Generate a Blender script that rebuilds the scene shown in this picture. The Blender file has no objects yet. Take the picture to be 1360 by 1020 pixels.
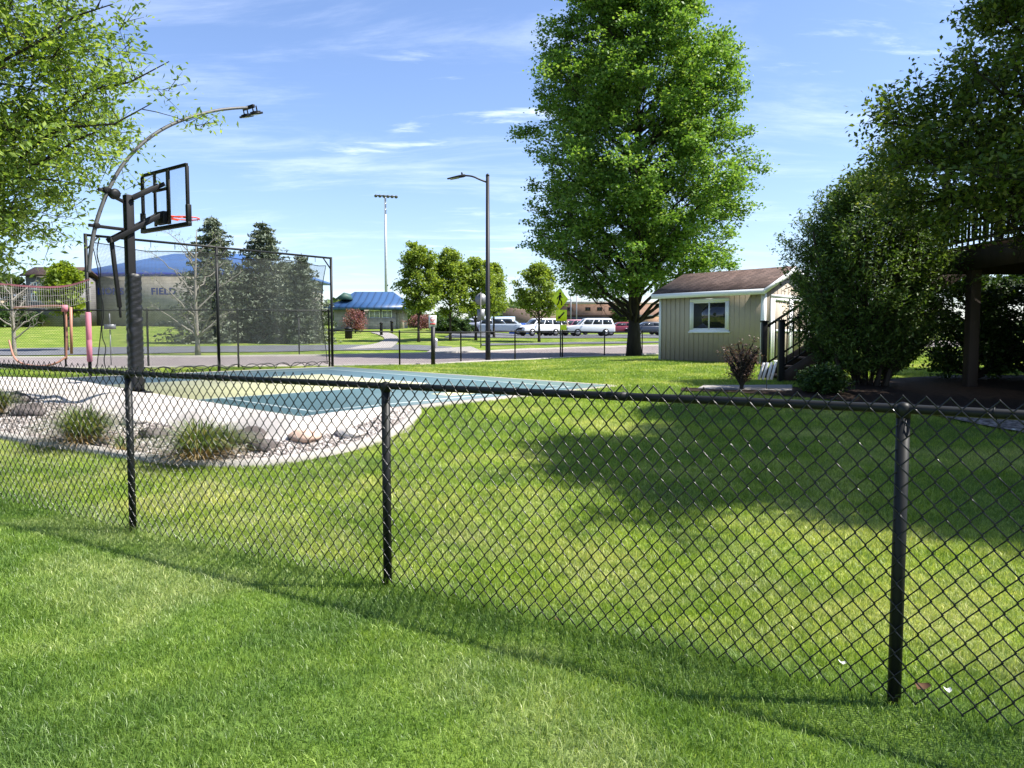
import bpy, math, random
import numpy as np
from mathutils import Vector
random.seed(5)
rng = np.random.default_rng(11)
C = bpy.context.scene.collection
PI = math.pi
R = math.radians

# ------------------------------------------------------------------ camera numbers
F, HZ, CAMZ = 1020.0, 444.0, 1.5           # focal length and horizon row in the photo's pixels, eye height
PITCH = math.atan((510 - HZ) / F)
_f = np.array([0, math.cos(PITCH), -math.sin(PITCH)])
_u = np.array([0, math.sin(PITCH), math.cos(PITCH)])
def ray(px, py):
    return _f + np.array([1, 0, 0]) * ((px - 680) / F) - _u * ((py - 510) / F)
def at(px, py, Y):
    d = ray(px, py); t = Y / d[1]
    return np.array([d[0] * t, Y, CAMZ + d[2] * t])
def atz(px, py, z):
    d = ray(px, py); t = (z - CAMZ) / d[2]
    return np.array([d[0] * t, d[1] * t, z])
def wx(px, Y): return (px - 680) / F * Y * 0.998

# ------------------------------------------------------------------ terrain
near = [(0, 0), (6, 0), (8, .09), (10, .24), (12, .39), (14, .48)]
COLS = [
    (0,    near + [(24, .45), (40, .42), (46, .62), (60, .9), (80, 1.9), (100, 2.75), (150, 3.6), (700, 6)]),
    (430,  near + [(24, .44), (40, .42), (46, .60), (60, .9), (80, 1.7), (100, 2.3), (150, 3.2), (700, 5)]),
    (560,  near + [(24, .38), (30, .36), (45, .42), (60, .8), (90, 2.2), (150, 2.7), (700, 4)]),
    (700,  near + [(24, .42), (34, .42), (45, .42), (60, .75), (78, 1.25), (140, 1.9), (700, 4)]),
    (860,  near + [(24, .58), (28, .58), (38, .42), (50, .5), (78, 1.27), (140, 1.9), (700, 4)]),
    (1360, near + [(24, .58), (28, .58), (38, .45), (50, .5), (78, 1.27), (140, 1.9), (700, 4)]),
]
def hgt(x, y):
    x = np.asarray(x, float); y = np.asarray(y, float)
    yy = np.maximum(y, 1.0)
    px = np.clip(x / yy * F + 680, 0, 1360)
    cp = np.array([c[0] for c in COLS], float)
    Z = np.array([np.interp(yy, [p[0] for p in c[1]], [p[1] for p in c[1]]) for c in COLS])
    i = np.clip(np.searchsorted(cp, px, side='right') - 1, 0, len(cp) - 2)
    w = (px - cp[i]) / (cp[i + 1] - cp[i])
    flat_i = i.ravel(); n = np.arange(flat_i.size)
    Zf = Z.reshape(len(COLS), -1)
    z = Zf[flat_i, n] * (1 - w.ravel()) + Zf[flat_i + 1, n] * w.ravel()
    z = z.reshape(x.shape)
    # the lawn is banked up to the right-hand edge of the court
    a = np.array([-1.75, 10.38]); e = np.array([1.94, 15.0]) - a; t = np.clip(((x - a[0]) * e[0] + (y - a[1]) * e[1]) / (e @ e), 0, 1)
    dd = np.hypot(x - a[0] - t * e[0], y - a[1] - t * e[1]); bank = .455 - .22 * np.maximum(dd - .2, 0)
    k = .03; z = np.maximum(z, bank) + k * np.exp(-np.abs(z - bank) / k) * .35 * (bank > .1)
    return z + 0.012 * np.sin(x * .9 + 1) * np.sin(y * .7)
def G(px, py):
    d = ray(px, py); o = np.array([0, 0, CAMZ]); t = 1.5; dt = .05
    while t < 900:
        p = o + d * t
        if p[2] < float(hgt(p[0], p[1])): break
        t += dt * max(1, t / 20)
    return o + d * t
def GH(x, y): return float(hgt(x, y))

# ------------------------------------------------------------------ materials
def new_mat(name):
    m = bpy.data.materials.new(name); m.use_nodes = True
    nt = m.node_tree; b = nt.nodes['Principled BSDF']
    return m, nt, b
def N(nt, t, **kw):
    n = nt.nodes.new(t)
    for k, v in kw.items(): setattr(n, k, v)
    return n
def noise(nt, scale, detail=4, rough=.6, src=None, mapscale=None):
    n = N(nt, 'ShaderNodeTexNoise'); n.inputs['Scale'].default_value = scale
    n.inputs['Detail'].default_value = detail; n.inputs['Roughness'].default_value = rough
    tc = N(nt, 'ShaderNodeTexCoord'); out = tc.outputs['Object']
    if mapscale:
        mp = N(nt, 'ShaderNodeMapping'); mp.inputs['Scale'].default_value = mapscale
        nt.links.new(out, mp.inputs['Vector']); out = mp.outputs['Vector']
    nt.links.new(out, n.inputs['Vector'])
    return n
def ramp(nt, fac, stops):
    r = N(nt, 'ShaderNodeValToRGB'); e = r.color_ramp.elements
    while len(e) < len(stops): e.new(.5)
    for i, (p, c) in enumerate(stops):
        e[i].position = p; e[i].color = (*c, 1) if len(c) == 3 else c
    nt.links.new(fac, r.inputs['Fac']); return r
def mixc(nt, a, b, fac, mode='MIX'):
    m = N(nt, 'ShaderNodeMix'); m.data_type = 'RGBA'; m.blend_type = mode
    for s, v in ((m.inputs[0], fac), (m.inputs[6], a), (m.inputs[7], b)):
        if hasattr(v, 'links') or isinstance(v, bpy.types.NodeSocket): nt.links.new(v, s)
        else: s.default_value = v if not isinstance(v, tuple) else (*v, 1) if len(v) == 3 else v
    return m.outputs[2]
def bump(nt, b, h, strength=.3, dist=.02):
    bp = N(nt, 'ShaderNodeBump'); bp.inputs['Strength'].default_value = strength; bp.inputs['Distance'].default_value = dist
    nt.links.new(h, bp.inputs['Height']); nt.links.new(bp.outputs['Normal'], b.inputs['Normal'])
def mat(name, col, rough=.6, metal=0, spec=.5, var=.15, scale=3, bumps=0, bscale=40, col2=None, mapscale=None):
    m, nt, b = new_mat(name)
    b.inputs['Roughness'].default_value = rough; b.inputs['Metallic'].default_value = metal
    b.inputs['Specular IOR Level'].default_value = spec
    n = noise(nt, scale, 5, .6, mapscale=mapscale)
    c2 = col2 or tuple(c * (1 + var) for c in col); c1 = tuple(c * (1 - var) for c in col) if not col2 else col
    r = ramp(nt, n.outputs['Fac'], [(.3, c1), (.7, c2)])
    nt.links.new(r.outputs['Color'], b.inputs['Base Color'])
    if bumps:
        n2 = noise(nt, bscale, 4, .6); bump(nt, b, n2.outputs['Fac'], bumps)
    return m
def leaf_mat(name, c1, c2, c3=None, trans=.45, rough=.5, spec=.35, big=.5):
    m, nt, b = new_mat(name)
    b.inputs['Roughness'].default_value = rough; b.inputs['Specular IOR Level'].default_value = spec
    a = N(nt, 'ShaderNodeAttribute'); a.attribute_name = 'rnd'
    n = noise(nt, big, 3, .6)
    stops = [(0, c1), (.75, c2)] + ([(1, c3)] if c3 else [])
    r = ramp(nt, a.outputs['Fac'], stops)
    r2 = ramp(nt, n.outputs['Fac'], [(.3, (.82, .86, .8)), (.7, (1.15, 1.1, 1.1))])
    col = mixc(nt, r.outputs['Color'], r2.outputs['Color'], 1.0, 'MULTIPLY')
    nt.links.new(col, b.inputs['Base Color'])
    t = N(nt, 'ShaderNodeBsdfTranslucent')
    tcol = mixc(nt, col, (1.25, 1.2, .55), 1.0, 'MULTIPLY')
    nt.links.new(tcol, t.inputs['Color'])
    mx = N(nt, 'ShaderNodeMixShader'); mx.inputs[0].default_value = trans
    nt.links.new(b.outputs[0], mx.inputs[1]); nt.links.new(t.outputs[0], mx.inputs[2])
    nt.links.new(mx.outputs[0], nt.nodes['Material Output'].inputs['Surface'])
    return m

M = {}
M['vinyl'] = mat('black_vinyl', (.008, .009, .009), .5, 0, .25, .1)
M['wire'] = mat('black_wire_coating', (.005, .0055, .0055), .24, 0, .42, .1)
M['blackmetal'] = mat('black_powder_coat', (.009, .009, .010), .5, 0, .25, .2, 8)
M['pole'] = mat('dark_bronze_pole', (.016, .015, .017), .5, 0, .3, .2, 2)
M['galv'] = mat('galvanised_steel', (.11, .11, .11), .6, .4, .5, .2, 14)
M['whitepaint'] = mat('white_trim_paint', (.78, .79, .8), .5, 0, .4, .03, 3)
M['siding'] = mat('tan_siding_paint', (.41, .35, .275), .65, 0, .3, .05, 2, .1, 60)
M['deckwood'] = mat('dark_stained_wood', (.05, .036, .029), .7, 0, .25, .3, 3, .3, 30, mapscale=(1, 1, .2))
M['bark'] = mat('grey_bark', (.055, .045, .036), .9, 0, .15, .35, 6, .8, 22, mapscale=(1, 1, .25))
M['darkbark'] = mat('dark_bark', (.035, .03, .025), .9, 0, .15, .35, 6, .8, 22, mapscale=(1, 1, .25))
M['greybark'] = mat('pale_grey_bark', (.24, .22, .19), .85, 0, .15, .3, 3, .4, 22)
M['palebark'] = mat('pale_bark', (.36, .34, .29), .85, 0, .15, .3, 3, .4, 22)
M['rim'] = mat('orange_red_rim', (.75, .06, .02), .4, 0, .5, .05)
M['rubber'] = mat('tyre_rubber', (.015, .015, .015), .8, 0, .2, .1)
M['alloy'] = mat('wheel_alloy', (.45, .45, .46), .35, .7, .5, .05)
M['darkglass'] = mat('dark_car_glass', (.02, .026, .03), .08, 0, .6, .1)
M['pink'] = mat('pink_foam', (.5, .18, .24), .7, 0, .3, .06)
M['orange'] = mat('salmon_plastic_tube', (.42, .2, .14), .5, 0, .4, .08)
M['blueletter'] = mat('blue_sign_letters', (.03, .05, .3), .5)
M['red'] = mat('sign_red', (.6, .03, .03), .5)
M['signwhite'] = mat('sign_white', (.75, .75, .75), .5, 0, .4, .02)
M['signback'] = mat('bare_aluminium_sign_back', (.2, .205, .22), .45, .3, .5, .06)
M['yellow'] = mat('fluorescent_yellow_green', (.82, .95, .03), .5, 0, .4, .03)
M['concrete'] = mat('concrete_walk', (.3, .28, .255), .9, 0, .2, .1, 2, .25, 60)
M['kerb'] = mat('kerb_concrete', (.36, .335, .30), .9, 0, .2, .08, 3, .2, 60)
M['asphalt'] = mat('asphalt_road', (.23, .195, .185), .92, 0, .2, .12, .8, .3, 90)
M['path'] = mat('asphalt_path', (.13, .135, .145), .92, 0, .2, .12, .8, .3, 90)
M['mulch'] = mat('dark_mulch', (.035, .024, .018), .95, 0, .1, .5, 14, .9, 45)
M['lens'] = mat('flood_lens', (.3, .32, .22), .15, 0, .6, .1)
M['dirt'] = mat('dry_leaf', (.1, .05, .025), .8, 0, .2, .3)
M['paper'] = mat('white_paper', (.75, .74, .7), .7, 0, .2, .05)
M['plastic_blue'] = mat('blue_tarp', (.06, .15, .5), .5, 0, .4, .1)

def brick(name, c1, c2, mortar, w, h, msize=.01, bumps=.2, rough=.85, vec='Object', offs=.5, rot=None):
    m, nt, b = new_mat(name); b.inputs['Roughness'].default_value = rough; b.inputs['Specular IOR Level'].default_value = .25
    t = N(nt, 'ShaderNodeTexBrick'); tc = N(nt, 'ShaderNodeTexCoord')
    mp = N(nt, 'ShaderNodeMapping')
    if rot: mp.inputs['Rotation'].default_value = rot
    nt.links.new(tc.outputs['Object'], mp.inputs['Vector']); nt.links.new(mp.outputs['Vector'], t.inputs['Vector'])
    t.inputs['Color1'].default_value = (*c1, 1); t.inputs['Color2'].default_value = (*c2, 1); t.inputs['Mortar'].default_value = (*mortar, 1)
    t.inputs['Scale'].default_value = 1; t.inputs['Brick Width'].default_value = w; t.inputs['Row Height'].default_value = h
    t.inputs['Mortar Size'].default_value = msize; t.offset = offs
    n = noise(nt, 1.3, 5); r = ramp(nt, n.outputs['Fac'], [(.3, (.8, .8, .8)), (.7, (1.15, 1.15, 1.15))])
    c = mixc(nt, t.outputs['Color'], r.outputs['Color'], 1.0, 'MULTIPLY')
    nt.links.new(c, b.inputs['Base Color']); bump(nt, b, t.outputs['Fac'], -bumps, .01)
    return m
M['shingle'] = brick('brown_shingles', (.06, .038, .03), (.12, .08, .065), (.03, .02, .017), .2, .14, .006, .4, rot=(0, 0, 0))
M['block'] = brick('tan_block_wall', (.32, .30, .27), (.35, .325, .29), (.26, .24, .22), .8, .4, .02, .1, rot=(PI / 2, 0, 0))
M['stone'] = brick('cream_stone_wainscot', (.42, .36, .28), (.5, .42, .34), (.3, .26, .22), .6, .3, .02, .1, rot=(PI / 2, 0, 0))
M['redbrick'] = brick('red_brown_brick', (.22, .12, .085), (.27, .15, .1), (.25, .2, .17), .5, .2, .02, .1, rot=(PI / 2, 0, 0))
def seam_roof(name, col, step=.45, axis=0):
    m, nt, b = new_mat(name); b.inputs['Roughness'].default_value = .45
    tc = N(nt, 'ShaderNodeTexCoord'); w = N(nt, 'ShaderNodeTexWave'); w.bands_direction = 'X'
    w.inputs['Scale'].default_value = .31 / step; w.inputs['Distortion'].default_value = 0
    nt.links.new(tc.outputs['Object'], w.inputs['Vector'])
    r = ramp(nt, w.outputs['Fac'], [(0, tuple(c * .55 for c in col)), (.15, col), (1, tuple(c * 1.15 for c in col))])
    nt.links.new(r.outputs['Color'], b.inputs['Base Color']); bump(nt, b, w.outputs['Fac'], .3, .03)
    return m
M['blueroof'] = seam_roof('blue_metal_roof', (.03, .13, .42), .9)
M['blueroof_far'] = mat('blue_standing_roof', (.05, .12, .29), .5, 0, .4, .06, .4)

def net_glass(name, tint, fac):
    m, nt, b = new_mat(name)
    t = N(nt, 'ShaderNodeBsdfTransparent'); t.inputs['Color'].default_value = (*tint, 1)
    g = N(nt, 'ShaderNodeBsdfGlossy'); g.inputs['Roughness'].default_value = .03
    mx = N(nt, 'ShaderNodeMixShader'); mx.inputs[0].default_value = fac
    nt.links.new(t.outputs[0], mx.inputs[1]); nt.links.new(g.outputs[0], mx.inputs[2])
    nt.links.new(mx.outputs[0], nt.nodes['Material Output'].inputs['Surface'])
    return m
M['acrylic'] = net_glass('clear_acrylic', (.97, .98, .99), .06)
M['windowglass'] = mat('window_pane', (.02, .022, .026), .06, 0, .7, .1)
M['net'] = mat('sunlit_grey_net', (.12, .13, .12), .8, 0, .3, .1)  # black net; the grey in its threads stands in for sunlight

# lawn colour shared by the ground sheet and the blades: cool green, yellow green, dry straw patches
def lawn_colour(nt, bright=1.0):
    def sc(c): return tuple(v * bright for v in c)
    n1 = noise(nt, .55, 4, .55, mapscale=(1, 1, 0)); n2 = noise(nt, 2.6, 4, .6, mapscale=(1, 1, 0)); n3 = noise(nt, .25, 3, .5, mapscale=(1, .6, 0))
    base = ramp(nt, n1.outputs['Fac'], [(.38, sc((.125, .22, .045))), (.5, sc((.175, .285, .045))), (.62, sc((.27, .355, .11)))])
    r2 = ramp(nt, n2.outputs['Fac'], [(.35, (.78, .84, .8)), (.65, (1.22, 1.14, 1.25))])
    c = mixc(nt, base.outputs['Color'], r2.outputs['Color'], 1.0, 'MULTIPLY')
    # straw patches lie just beyond the fence
    geo = N(nt, 'ShaderNodeTexCoord'); sep = N(nt, 'ShaderNodeSeparateXYZ'); nt.links.new(geo.outputs['Object'], sep.inputs[0])
    # signed distance beyond the fence line
    m1 = N(nt, 'ShaderNodeMath', operation='MULTIPLY'); m1.inputs[1].default_value = .53; nt.links.new(sep.outputs['X'], m1.inputs[0])
    m2 = N(nt, 'ShaderNodeMath', operation='MULTIPLY_ADD'); m2.inputs[1].default_value = .848
    nt.links.new(sep.outputs['Y'], m2.inputs[0]); nt.links.new(m1.outputs[0], m2.inputs[2])
    mr = N(nt, 'ShaderNodeMapRange'); mr.inputs['From Min'].default_value = 3.4; mr.inputs['From Max'].default_value = 3.75
    nt.links.new(m2.outputs[0], mr.inputs['Value'])
    mr2 = N(nt, 'ShaderNodeMapRange'); mr2.inputs['From Min'].default_value = 7.5; mr2.inputs['From Max'].default_value = 4.6
    nt.links.new(m2.outputs[0], mr2.inputs['Value'])
    yn = N(nt, 'ShaderNodeMath', operation='MULTIPLY'); nt.links.new(mr.outputs[0], yn.inputs[0]); nt.links.new(mr2.outputs[0], yn.inputs[1])
    n4 = noise(nt, 1.5, 5, .65, mapscale=(1, .8, 0)); pr = ramp(nt, n4.outputs['Fac'], [(.44, (0, 0, 0)), (.68, (.6, .6, .6))])
    y2 = N(nt, 'ShaderNodeMath', operation='MULTIPLY'); nt.links.new(yn.outputs[0], y2.inputs[0]); nt.links.new(pr.outputs['Color'], y2.inputs[1])
    # the yard beyond is a warmer, yellower green
    c = mixc(nt, c, mixc(nt, c, (1.36, 1.2, .95), 1.0, 'MULTIPLY'), mr.outputs[0])
    c = mixc(nt, c, sc((.46, .47, .2)), y2.outputs[0])
    return c
def lawn_ground():
    m, nt, b = new_mat('lawn_ground'); b.inputs['Roughness'].default_value = .95; b.inputs['Specular IOR Level'].default_value = .1
    c = lawn_colour(nt, .7)
    n = noise(nt, 26, 5, .7); r = ramp(nt, n.outputs['Fac'], [(.3, (.6, .6, .6)), (.7, (1.2, 1.2, 1.2))])
    c = mixc(nt, c, r.outputs['Color'], 1.0, 'MULTIPLY')
    nt.links.new(c, b.inputs['Base Color']); bump(nt, b, n.outputs['Fac'], .6, .03)
    return m
def lawn_blades():
    m, nt, b = new_mat('lawn_blades'); b.inputs['Roughness'].default_value = .42; b.inputs['Specular IOR Level'].default_value = .4
    c = lawn_colour(nt, 1.0)
    a = N(nt, 'ShaderNodeAttribute'); a.attribute_name = 'rnd'
    r = ramp(nt, a.outputs['Fac'], [(0, (.45, .55, .5)), (.55, (1.05, 1.05, 1.0)), (.9, (1.5, 1.4, 1.5)), (1, (2.4, 1.9, 3.2))])  # random blade tone; whitish top stops paint highlights into the palest blades
    c = mixc(nt, c, r.outputs['Color'], 1.0, 'MULTIPLY'); nt.links.new(c, b.inputs['Base Color'])
    t = N(nt, 'ShaderNodeBsdfTranslucent'); nt.links.new(mixc(nt, c, (1.15, 1.15, .6), 1.0, 'MULTIPLY'), t.inputs['Color'])
    mx = N(nt, 'ShaderNodeMixShader'); mx.inputs[0].default_value = .42
    nt.links.new(b.outputs[0], mx.inputs[1]); nt.links.new(t.outputs[0], mx.inputs[2])
    nt.links.new(mx.outputs[0], nt.nodes['Material Output'].inputs['Surface'])
    return m
M['lawn'] = lawn_ground(); M['blades'] = lawn_blades()

def gravel_mat(name, ca, cb, cc, scale=28):
    m, nt, b = new_mat(name); b.inputs['Roughness'].default_value = .9; b.inputs['Specular IOR Level'].default_value = .2
    v = N(nt, 'ShaderNodeTexVoronoi'); v.inputs['Scale'].default_value = scale
    tc = N(nt, 'ShaderNodeTexCoord'); nt.links.new(tc.outputs['Object'], v.inputs['Vector'])
    sp = N(nt, 'ShaderNodeSeparateColor'); nt.links.new(v.outputs['Color'], sp.inputs[0])
    r = ramp(nt, sp.outputs[0], [(0, ca), (.5, cb), (1, cc)])
    d = ramp(nt, v.outputs['Distance'], [(0, (1, 1, 1)), (.5, (.9, .9, .9)), (.75, (.35, .35, .35))])
    c = mixc(nt, r.outputs['Color'], d.outputs['Color'], 1.0, 'MULTIPLY'); nt.links.new(c, b.inputs['Base Color'])
    bump(nt, b, v.outputs['Distance'], -.9, .03)
    return m
M['gravel'] = gravel_mat('pink_white_gravel', (.13, .11, .10), (.29, .25, .225), (.45, .40, .37), 22)
M['apron'] = mat('pale_concrete_apron', (.38, .345, .31), .9, 0, .2, .1, 1.9, .6, 9, col2=(.54, .50, .465))

# ------------------------------------------------------------------ mesh building
class MB:
    def __init__(s): s.V = []; s.Fs = []; s.A = []; s.n = 0
    def add(s, v, f, a=None):
        v = np.asarray(v, float).reshape(-1, 3)
        s.V.append(v); s.A.append(np.full(len(v), .5) if a is None else np.asarray(a, float))
        for g in (f if isinstance(f, list) else [f]):
            g = np.asarray(g, int)
            if g.ndim == 1: g = g[None]
            s.Fs.append(g + s.n)
        s.n += len(v); return s
    def box(s, c, size, ex=(1, 0, 0), ey=None, ez=(0, 0, 1)):
        ex = np.array(ex, float); ex /= np.linalg.norm(ex); ez = np.array(ez, float); ez /= np.linalg.norm(ez)
        ey = np.cross(ez, ex) if ey is None else np.array(ey, float)
        ey = ey / np.linalg.norm(ey)
        h = np.array(size) / 2; c = np.array(c, float)
        v = [c + ex * h[0] * a + ey * h[1] * b + ez * h[2] * d for a in (-1, 1) for b in (-1, 1) for d in (-1, 1)]
        return s.add(v, [np.array([(0, 1, 3, 2), (4, 6, 7, 5), (0, 4, 5, 1), (2, 3, 7, 6), (0, 2, 6, 4), (1, 5, 7, 3)])])
    def bar(s, p, q, w, h, up=(0, 0, 1)):
        p = np.array(p, float); q = np.array(q, float); d = q - p; L = np.linalg.norm(d); d /= L
        side = np.cross(d, up); side /= np.linalg.norm(side); u = np.cross(side, d)
        return s.box((p + q) / 2, (L, w, h), d, -side if False else np.cross(u, d), u)
    def tube(s, pts, r, sides=10, cap=True):
        P = np.asarray(pts, float)[None]; rr = np.full(P.shape[1], r) if np.isscalar(r) else np.asarray(r, float)
        s.tubes(P, rr[None], sides)
        if cap:
            k = P.shape[1]; base = s.n - k * sides
            s.Fs.append(np.array([[base + i for i in range(sides)][::-1]])); s.Fs.append(np.array([[base + (k - 1) * sides + i for i in range(sides)]]))
        return s
    def tubes(s, P, Rr, sides=5):
        P = np.asarray(P, float); Mn, K, _ = P.shape
        T = np.gradient(P, axis=1); T /= np.linalg.norm(T, axis=2, keepdims=True) + 1e-12
        mt = np.abs(T).mean(axis=1); ref = np.eye(3)[np.argmin(mt, axis=1)][:, None, :]
        Nn = np.cross(T, ref); Nn /= np.linalg.norm(Nn, axis=2, keepdims=True) + 1e-12
        B = np.cross(T, Nn)
        a = np.linspace(0, 2 * PI, sides, endpoint=False)
        V = P[:, :, None, :] + Rr[:, :, None, None] * (np.cos(a)[None, None, :, None] * Nn[:, :, None, :] + np.sin(a)[None, None, :, None] * B[:, :, None, :])
        idx = np.arange(Mn * K * sides).reshape(Mn, K, sides)
        q = np.stack([idx[:, :-1, :], np.roll(idx, -1, 2)[:, :-1, :], np.roll(idx, -1, 2)[:, 1:, :], idx[:, 1:, :]], -1).reshape(-1, 4)
        return s.add(V.reshape(-1, 3), q)
    def lathe(s, c, prof, sides=16, axis=(0, 0, 1)):
        ax = np.array(axis, float); ax /= np.linalg.norm(ax)
        t = np.array([1, 0, 0]) if abs(ax[0]) < .8 else np.array([0, 1, 0]); n = np.cross(ax, t); n /= np.linalg.norm(n); b = np.cross(ax, n)
        a = np.linspace(0, 2 * PI, sides, endpoint=False); V = []
        for r, h in prof:
            V += [np.array(c) + ax * h + r * (math.cos(x) * n + math.sin(x) * b) for x in a]
        K = len(prof); idx = np.arange(K * sides).reshape(K, sides)
        q = np.stack([idx[:-1], np.roll(idx, -1, 1)[:-1], np.roll(idx, -1, 1)[1:], idx[1:]], -1).reshape(-1, 4)
        return s.add(V, [q, np.array([list(idx[0][::-1])]), np.array([list(idx[-1])])])
    def prism(s, poly, d):      # closed outline (3D points in a plane) pushed by vector d
        poly = np.array(poly, float); n = len(poly); V = np.vstack([poly, poly + np.array(d, float)])
        q = np.array([(i, (i + 1) % n, n + (i + 1) % n, n + i) for i in range(n)])
        return s.add(V, [q, np.array([list(range(n))[::-1]]), np.array([list(range(n, 2 * n))])])
    def grid(s, P):             # P (a,b,3)
        P = np.asarray(P, float); a, b, _ = P.shape; idx = np.arange(a * b).reshape(a, b)
        q = np.stack([idx[:-1, :-1], idx[1:, :-1], idx[1:, 1:], idx[:-1, 1:]], -1).reshape(-1, 4)
        return s.add(P.reshape(-1, 3), q)
    def build(s, name, m, parent=None, smooth=False, bevel=0, origin=None, subsurf=0):
        V = np.concatenate(s.V); A = np.concatenate(s.A)
        me = bpy.data.meshes.new(name)
        par_loc = np.zeros(3); pp = parent
        while pp is not None: par_loc = par_loc + np.array(pp.location); pp = pp.parent
        o = np.array(origin, float) if origin is not None else (par_loc if parent is not None else np.zeros(3))
        V = V - o
        li = np.concatenate([f.ravel() for f in s.Fs]); tot = np.concatenate([np.full(len(f), f.shape[1]) for f in s.Fs])
        me.vertices.add(len(V)); me.vertices.foreach_set('co', V.ravel().astype(np.float32))
        me.loops.add(len(li)); me.loops.foreach_set('vertex_index', li.astype(np.int32))
        me.polygons.add(len(tot)); me.polygons.foreach_set('loop_start', np.concatenate([[0], np.cumsum(tot)[:-1]]).astype(np.int32))
        if smooth: me.polygons.foreach_set('use_smooth', np.ones(len(tot), bool))
        at_ = me.attributes.new('rnd', 'FLOAT', 'POINT'); at_.data.foreach_set('value', A.astype(np.float32))
        me.update(calc_edges=True)
        if len(V) < 20000: me.validate()
        me.materials.append(m)
        ob = bpy.data.objects.new(name, me); C.objects.link(ob)
        if parent is not None:
            ob.parent = parent; ob.location = tuple(o - par_loc) 
        else: ob.location = tuple(o)
        if bevel:
            b = ob.modifiers.new('bevel', 'BEVEL'); b.width = bevel; b.segments = 2; b.limit_method = 'ANGLE'; b.angle_limit = R(40)
        if subsurf:
            ss = ob.modifiers.new('sub', 'SUBSURF'); ss.levels = subsurf; ss.render_levels = subsurf
        return ob

def tag(o, label=None, cat=None, group=None, kind=None):
    if label: o['label'] = label
    if cat: o['category'] = cat
    if group: o['group'] = group
    if kind: o['kind'] = kind
    return o
def thing(name, loc, label, cat, group=None):
    e = bpy.data.objects.new(name, None); C.objects.link(e); e.location = tuple(float(v) for v in loc)
    e.empty_display_size = .1
    bpy.context.view_layer.update()
    return tag(e, label, cat, group)
def inpoly(x, y, poly):
    x = np.asarray(x); y = np.asarray(y); c = np.zeros(x.shape, bool); n = len(poly)
    for i in range(n):
        x1, y1 = poly[i][:2]; x2, y2 = poly[(i + 1) % n][:2]
        if y1 == y2: continue
        c ^= ((y1 > y) != (y2 > y)) & (x < (x2 - x1) * (y - y1) / (y2 - y1) + x1)
    return c
def resample(pts, n):
    pts = np.asarray(pts, float); d = np.concatenate([[0], np.cumsum(np.linalg.norm(np.diff(pts[:, :2], axis=0), axis=1))])
    t = np.linspace(0, d[-1], n); return np.stack([np.interp(t, d, pts[:, i]) for i in range(pts.shape[1])], 1)
def smooth_curve(pts, it=3):
    pts = np.asarray(pts, float)
    for _ in range(it):
        q = .75 * pts[:-1] + .25 * pts[1:]; r = .25 * pts[:-1] + .75 * pts[1:]
        pts = np.vstack([pts[:1], np.stack([q, r], 1).reshape(-1, pts.shape[1]), pts[-1:]])
    return pts

# ------------------------------------------------------------------ court corners and beds
ZC = .5
cA = np.array([-2.56, 9.36]); cB = np.array([1.94, 15.0]); cC = np.array([-5.46, 23.6]); cD = np.array([-10.3, 17.6])
def court(s, t, z=ZC):
    p = cA * (1 - s) * (1 - t) + cB * s * (1 - t) + cD * (1 - s) * t + cC * s * t
    return np.array([p[0], p[1], z])
edge_px = [(-150, 560), (-60, 572), (0, 582), (60, 592), (130, 602), (200, 613), (260, 620), (330, 620), (400, 612), (460, 600), (510, 583), (540, 566), (553, 549)]
outer = np.array([G(*p) for p in edge_px]); outer = smooth_curve(outer, 2)
eE = cA + (cB - cA) * .165
inner = np.array([[-15.5, 17.5], [-13.2, 18.8], cD, cA, eE])
bed_poly = np.vstack([outer[:, :2], inner[::-1]])
court_poly = [cA, cB, cC, cD]

# ------------------------------------------------------------------ ground sheet
def axis(lo, hi, dlo, dhi, step, grow=1.12, mx=20):
    a = list(np.arange(dlo, dhi + 1e-6, step)); s = step; v = dhi
    while v < hi: s = min(s * grow, mx); v += s; a.append(v)
    s = step; v = dlo
    while v > lo: s = min(s * grow, mx); v -= s; a.insert(0, v)
    return np.array(a)
gx = axis(-900, 900, -16, 16, .22); gy = axis(-40, 900, -1, 45, .22, 1.05)
X, Y = np.meshgrid(gx, gy, indexing='ij'); Z = hgt(X, Y)
ins = inpoly(X, Y, bed_poly) | inpoly(X, Y, court_poly)
Z = np.where(ins, Z - .3, Z)
b = MB(); b.grid(np.stack([X, Y, Z], -1)); tag(b.build('ground', M['lawn'], smooth=True), kind='structure')

def drape(a, bb, nu, nv, name, m, dz, kind='structure'):
    """sheet between two ground polylines, laid on the terrain"""
    a = resample(a, nu); bb = resample(bb, nu); t = np.linspace(0, 1, nv)[None, :, None]
    P = a[:, None, :2] * (1 - t) + bb[:, None, :2] * t
    z = hgt(P[..., 0], P[..., 1]) + dz
    m_ = MB(); m_.grid(np.dstack([P, z])); ob = m_.build(name, m, smooth=True)
    if kind: tag(ob, kind=kind)
    return ob
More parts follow.
